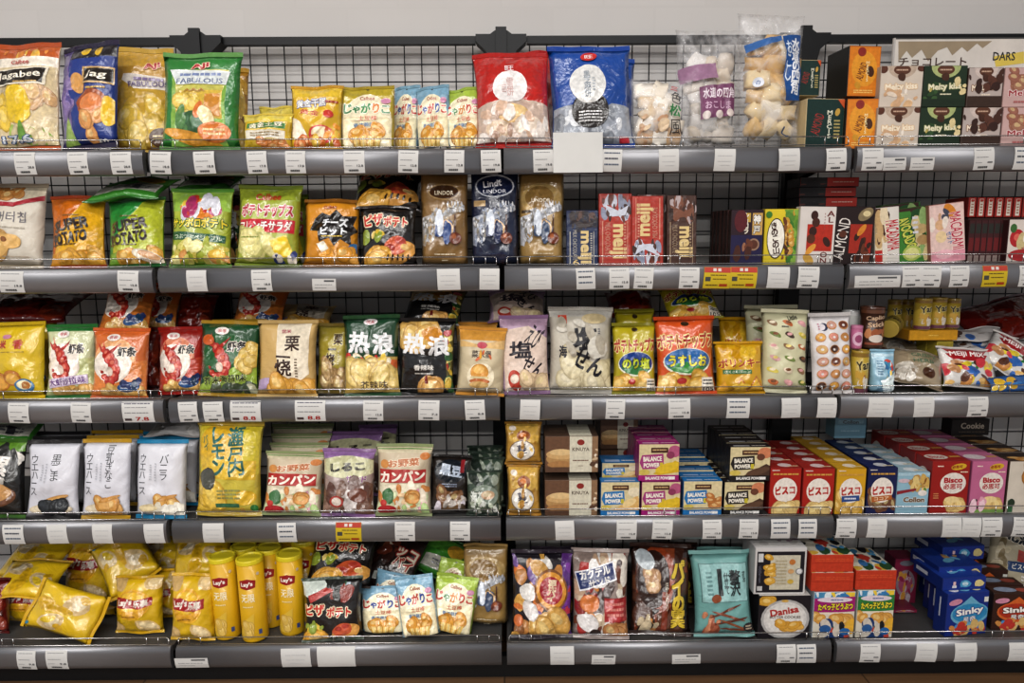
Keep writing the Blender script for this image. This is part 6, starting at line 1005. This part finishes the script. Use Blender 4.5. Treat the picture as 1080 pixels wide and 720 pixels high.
for i, (x0, x1, yt, dp, lb) in enumerate(((223, 253, 594, .05, 'front yellow tube beside the standing yellow bag'), (252, 281, 594, .05, 'front yellow tube between the other two front tubes'), (292, 322, 587, .085, 'front yellow tube beside the pizza crisps bag'),
        (272, 299, 582, .125, 'second-row yellow tube showing between the front tubes'), (246, 273, 582, .125, 'second-row yellow tube mostly behind the middle front tube'), (258, 284, 574, .2, 'rear yellow tube behind the second-row tubes'), (288, 313, 574, .2, 'rear yellow tube near the wire panel'), (310, 334, 577, .16, 'rear yellow tube behind the pizza crisps bag'))):
    S(4, 'tube', x0, x1, yt, dp, lb + ' on the bottom shelf', lean=0 if i > 1 else 2, front=i < 3, group='yellow crisps tubes', h=.232, w=.07, roll=-2 if i < 2 else 0)
S(4, 'pizzat', 318, 383, 609, .05, 'black pizza crisps bag with a silvery top, standing upright', roll=-1)
F(4, 'pizza', 361, 590, .13, .19, .15, 38, 4, 0, 'black pizza crisps bag lying on the silvery-topped one', var=2, t=.045)
F(4, 'chocb', 416, 592, .15, .16, .17, 40, 16, 0, 'dark red pie snack bag lying above the blue pouches', t=.04)
F(4, 'lyg', 468, 588, .26, .15, .13, 40, 24, 0, 'dark green bag lying at the back above the lime pouch', var=3, t=.035)
S(4, 'jgb', 393, 432, 603, .115, 'blue potato stick pouch at the back of the bottom shelf', roll=10, front=False)
S(4, 'jgb', 380, 429, 618, .06, 'blue potato stick pouch standing beside the pizza crisps bag', roll=-2, lean=12)
S(4, 'jgg', 457, 492, 592, .11, 'lime potato stick pouch behind the front lime one', roll=14, front=False, var=1)
S(4, 'jgg', 456, 502, 608, .045, 'lime potato stick pouch in front on the bottom shelf', roll=8, lean=12)
S(4, 'jgb', 420, 461, 606, .04, 'blue potato stick pouch tilted against the lime pouch', roll=-8, lean=12, var=1)
S(4, 'linc', 489, 536, 573, .11, 'gold chocolate pouch on the bottom shelf', lean=5, var=1)
S(4, 'purp', 538, 605, 580, .055, 'black and purple pie biscuit bag with a red heart shape', roll=1, lean=14)
S(4, 'purp', 560, 606, 576, .14, 'second purple pie biscuit bag behind the front one', front=False, var=1, lean=10)
S(4, 'cock', 602, 664, 578, .055, 'bag of assorted biscuits with a navy label', roll=1, lean=14)
S(4, 'pie', 663, 729, 575, .055, 'dark brown leaf pie bag with yellow lettering', roll=2, lean=14)
S(4, 'pie', 668, 736, 572, .18, 'second dark brown leaf pie bag behind the front one', front=False, var=1)
S(4, 'teal', 735, 786, 577, .17, 'teal pretzel stick bag behind the front teal bag', front=False, var=1)
S(4, 'teal', 729, 793, 581, .055, 'teal pretzel stick bag in front on the bottom shelf', roll=-2, lean=13)
S(4, 'danf', 799, 855, 628, .022, 'dark butter cookie box with a round pale emblem')
S(4, 'danb', 795, 851, 578, .026, 'butter cookie box turned to its back, stacked on the emblem box', base=627, front=False)
S(4, 'anim', 857, 902, 624, .022, 'magenta-banded animal biscuit box in front, under the red boxes', t=.06)
S(4, 'anired', 855, 901, 604, .024, 'red-sided biscuit box, lower of two lying over the magenta box', base=623, front=False, t=.14)
S(4, 'anired', 855, 901, 586, .028, 'red-sided biscuit box, upper of two lying over the magenta box', base=604, front=False, t=.14)
S(4, 'anig', 903, 943, 622, .022, 'green-banded animal biscuit box in front on the bottom shelf', t=.06)
S(4, 'anired', 902, 946, 602, .024, 'red-sided biscuit box lying on the green-banded box', base=622, front=False, t=.14)
S(4, 'mag', 941, 967, 602, .14, 'maroon star biscuit box at the back beside the blue boxes', front=False, base=650, n=1)
S(4, 'mag', 941, 967, 650, .14, 'maroon star biscuit box at the back, under another maroon one', front=False)
S(4, 'sinb', 995, 1045, 625, .03, 'blue star biscuit box standing in front', yaw=8)
for i in range(3): S(4, 'sinb', 989 - 6 * i, 1036 - 6 * i, 617 - 3 * i, .09 + .055 * i, f'blue star biscuit box standing, {ORD[i + 1]} in the row behind the front blue box', front=False, yaw=8)
for i, (x0, x1, yt, bs, dp) in enumerate(((992, 1042, 611, 624, .045), (988, 1038, 597, 611, .075), (991, 1041, 581, 596, .105))):
    S(4, 'sinl', x0, x1, yt, dp, f'blue star biscuit box lying flat, {("lowest", "middle", "topmost")[i]} of the stack on the blue boxes', base=bs, front=False, yaw=5)
S(4, 'sink', 1047, 1094, 626, .05, 'brown star biscuit box in its row', n=4, pitch=.055, ords=ORD, dx=-.004, yaw=-4)
F(4, 'hokk', 1068, 592, .2, .16, .2, 25, 20, 0, 'cream bag with a navy band at the back above the brown boxes')

settle()
# ================================================================== PRICE TAGS
TAGS = [
 'p17-39,28.8 p73-94,28.8 p118-140,28.8 p160-182,18.8 p205-227,18.8 p261-282,17.8 p302-323,17.8 p363-385,12.8 p421-442,12.8 p469-490,12.8 p507-528,19.8 p562-583,19.8 B583-635 h635-656 b694-715 b753-775 b820-842 p870-891 p908-930 s930-954 s959-984 p1025-1046 h1068-1090',
 'p1-27,19.8 p126-148,15.8 b198-219 p266-287,18.8 S330-355 b461-485 b506-527 b557-581 h607-627 p642-663,15.8 p669-689,15.8 p716-737 y742-770 y770-798 b809-832 p841-863 S900-948 p950-970 p970-991 p1000-1020 y1034-1060 p1073-1095',
 'p11-33 p77-98 g130-163,7.8 p189-209 p215-236 g244-276,8.8 g312-344,8.8 p384-405,12.8 p442-464,7.2 p490-511,8.8 b549-570 b603-624 p639-659 p704-727,15.8 h766-790 b823-843 b861-881 b915-941 b962-983 p1019-1040',
 'h5-27 b51-72 b99-120 b153-174 b215-237 h293-313 y355-382 p417-438 p475-496 b585-605 p650-671,15.8 p688-709,15.8 p740-760,15.8 p779-799,15.8 h812-832 h841-860 p881-902 b914-934 b992-1012 b1013-1033 p1034-1055 p1067-1090',
 'p20-40,9.8 p50-73,9.8 S185-220 b297-328 W335-375 b580-605 s624-649 S708-738 p818-838 h839-859 p906-927 b965-987 b1005-1028 b1062-1085']
def rail_pt(s, v):
    """v: 0 top .. 1 bottom, along the rail's face"""
    pts = RPROF[1:-2]; ls = [math.hypot(b[0] - a[0], b[1] - a[1]) for a, b in zip(pts, pts[1:])]; t = v * sum(ls)
    for (a, b), l_ in zip(zip(pts, pts[1:]), ls):
        if t <= l_ + 1e-9: break
        t -= l_
    t = min(t / l_, 1); return a[0] * (1 - t) + b[0] * t, a[1] * (1 - t) + b[1] * t
KINDN = {'p': ('white price tag', .12, 1.0), 'b': ('blank white tag', .12, 1.0), 'h': ('handwritten white tag', .12, 1.0), 'y': ('yellow sale tag', .12, 1.0), 's': ('short white tag', .5, 1.0), 'S': ('wide short white tag', .5, 1.0),
         'g': ('wide red-digit price tag', .08, 1.0), 'B': ('large blank white card', -.3, 1.0), 'W': ('large blank white slip', .05, 1.0)}
used = {}; items = []
for s, line in enumerate(TAGS):
    for it in line.split():
        kd = it[0]; rest = it[1:].split(','); x0, x1 = map(float, rest[0].split('-')); price = rest[1] if len(rest) > 1 else None
        xc = (x0 + x1) / 2
        cand = sorted([q for q in PLACED if q[0] == s], key=lambda q: (max(q[2] - xc, xc - q[3], 0), abs(q[1] - xc)))
        items.append((s, kd, x0, x1, price, cand[0][4]))
cnt = {}
for s, kd, x0, x1, price, sh in items: cnt[(s, kd, sh)] = cnt.get((s, kd, sh), 0) + 1
seen = {}
rt_ = random.Random(5)
for s, kd, x0, x1, price, sh in items:
    nm, v0, v1 = KINDN[kd]; y = YS[s]
    pm = proj((at_y((x0 + x1) / 2, 360, y).x, y, RAILB[s] + RH / 2))[1]
    a, b = at_y(x0, pm, y).x, at_y(x1, pm, y).x; w = b - a; nv = 9; vs, fs = [], []
    tilt = rt_.uniform(-.0015, .0015); off = .0008 + .0004 * (len(seen) % 3)
    curl = rt_.uniform(0, .003) if kd in 'bhp' else 0
    def rp(u, v):
        py, pz = rail_pt(s, max(v0, 0) + (v1 - max(v0, 0)) * v) if v0 >= 0 else ((-.0105 + .006 * (1 - v), RH * (1 - v) + (1 - v) * .034 + .0015))
        return Vector((a + w * u + tilt * v * 2, y + py - off - curl * v * (u - .3 if u > .3 else 0), RAILB[s] + pz + tilt * (u - .5)))
    for j in range(nv):
        for i in range(4): vs.append(rp(i / 3, j / (nv - 1)))
    for j in range(nv - 1):
        for i in range(3): q = j * 4 + i; fs.append((q, q + 4, q + 5, q + 1))
    me = mesh_py('price_tag', vs, fs, True, hexc({'y': 'c9b02a', 'B': 'd2d2cf', 'W': 'cfcecb', 'b': 'cecdca'}.get(kd, 'd0cfcc'))); me.materials.append(M['paper'])
    o = link('price_tag', me)
    n = cnt[(s, kd, sh)]; key = (s, kd, sh); seen[key] = seen.get(key, 0) + 1
    lb = f"{nm} on the {SN[s]} shelf rail under the {sh}"
    if n > 1: lb = f"{ORD[seen[key] - 1]} {nm} along the {SN[s]} rail under the {sh}"
    if len(lb.split()) > 16: lb = lb.replace(' shelf rail', ' rail')
    tag(o, lb, 'price tag', 'price tags on the shelf rails')
    it = []
    gr = '8a8a8c'
    if kd == 'p': it = [L(.1, .1, .85, .16, gr, 1), L(.1, .42, .7, .47, gr, 1), L(.08, .66, .4, .7, gr, 1)] + [R(.22 + .03 * i, .84, .235 + .03 * i + .006 * (i % 3), .93, '3a3a3c') for i in range(16)] + ([T(price, .78, .68, .3, .1, '4a4a4c')] if price else [R(.66, .64, .9, .7, '6a6a6c')])
    elif kd == 'b': it = [L(.15, .3, .85, .36, 'b4b4b4', 1), L(.15, .55, .8, .6, 'b8b8b8', 1), L(.3, .72, .75, .76, 'bcbcbc', 1)]
    elif kd == 'h': it = [L(.1, .12, .9, .24, '5a6474', 1), L(.12, .36, .8, .5, '4a4e58', 1), L(.12, .62, .85, .76, '5a6474', 1)]
    elif kd == 'y': it = [R(0, 0, 1, .26, 'b8483a'), R(.34, .06, .46, .2, 'd8d0c8'), R(.52, .06, .64, .2, 'd8d0c8'), L(.25, .34, .85, .42, '4a3a20', 1), R(.06, .46, .26, .66, '4a4a44'), L(.34, .52, .85, .6, '5a4a20', 1), L(.1, .8, .55, .9, '5a3a20', 1), R(.6, .78, .9, .9, 'a8401c')]
    elif kd in 'sS': it = [R(.5, .12, .92, .26, '5a5a5c'), L(.1, .45, .85, .55, gr, 1), L(.1, .72, .6, .8, gr, 1)]
    elif kd == 'g': it = [L(.08, .08, .92, .16, '5a5a6a', 1), L(.1, .26, .8, .32, gr, 1), L(.08, .5, .85, .58, gr, 1), R(.06, .8, .28, .92, '4a3a3a')] + ([T(price, .62, .83, .42, .2, 'a82a22')] if price else [])
    if it:
        pic, let = lay(it, w, RH * (v1 - v0))
        me = print_mesh('printed_lettering', pic + let, lambda X, Y, of: rp(X, Y) + Vector((0, -of, .2 * of)), (), [.125 * i for i in range(1, 8)], (.01, .01, .99, .99), .0003, .00002)
        if me:
            me.materials.append(M['paper'])
            for q in split(me): link('printed_lettering', q, o)

# ================================================================== LIGHT, CAMERA
def area(name, loc, sx, sy, power, rot=(0, 0, 0), col=(1, .985, .965)):
    d = bpy.data.lights.new(name, 'AREA'); d.shape = 'RECTANGLE'; d.size = sx; d.size_y = sy; d.energy = power; d.color = col
    o = bpy.data.objects.new(name, d); COL.objects.link(o); o.location = loc; o.rotation_euler = rot; return o
for _y, _x, _e in ((-1.2, -.5, 32), (-2.8, -.7, 64), (-4.4, -.7, 106), (-6.2, -.7, 144)):
    area('added_ceiling_strip', (_x, _y, 2.95), 4.4, .22, _e)  # unseen overhead strips, added for foil glints and a brighter back wall
wd = bpy.data.worlds.new('shop'); SC.world = wd; wd.use_nodes = True
bg = wd.node_tree.nodes['Background']; bg.inputs[0].default_value = (.93, .95, 1, 1); bg.inputs[1].default_value = .34
cd = bpy.data.cameras.new('camera'); cd.sensor_width = 36; cd.lens = FPX / 1080 * 36; cd.clip_start = .05
co = bpy.data.objects.new('camera', cd); COL.objects.link(co)
co.matrix_world = Matrix.Translation(CAM) @ Matrix((R2, U2, -FW)).transposed().to_4x4()
SC.camera = co
SC.view_settings.view_transform = 'Standard'
SC.view_settings.look = 'None'
SC.view_settings.exposure = .36
SC.view_settings.gamma = .9
dup = {k: v for k, v in LABELS.items() if len(v) > 1}
if dup: print('DUPLICATE LABELS', len(dup)); [print('   ', k, v[:4]) for k, v in dup.items()]
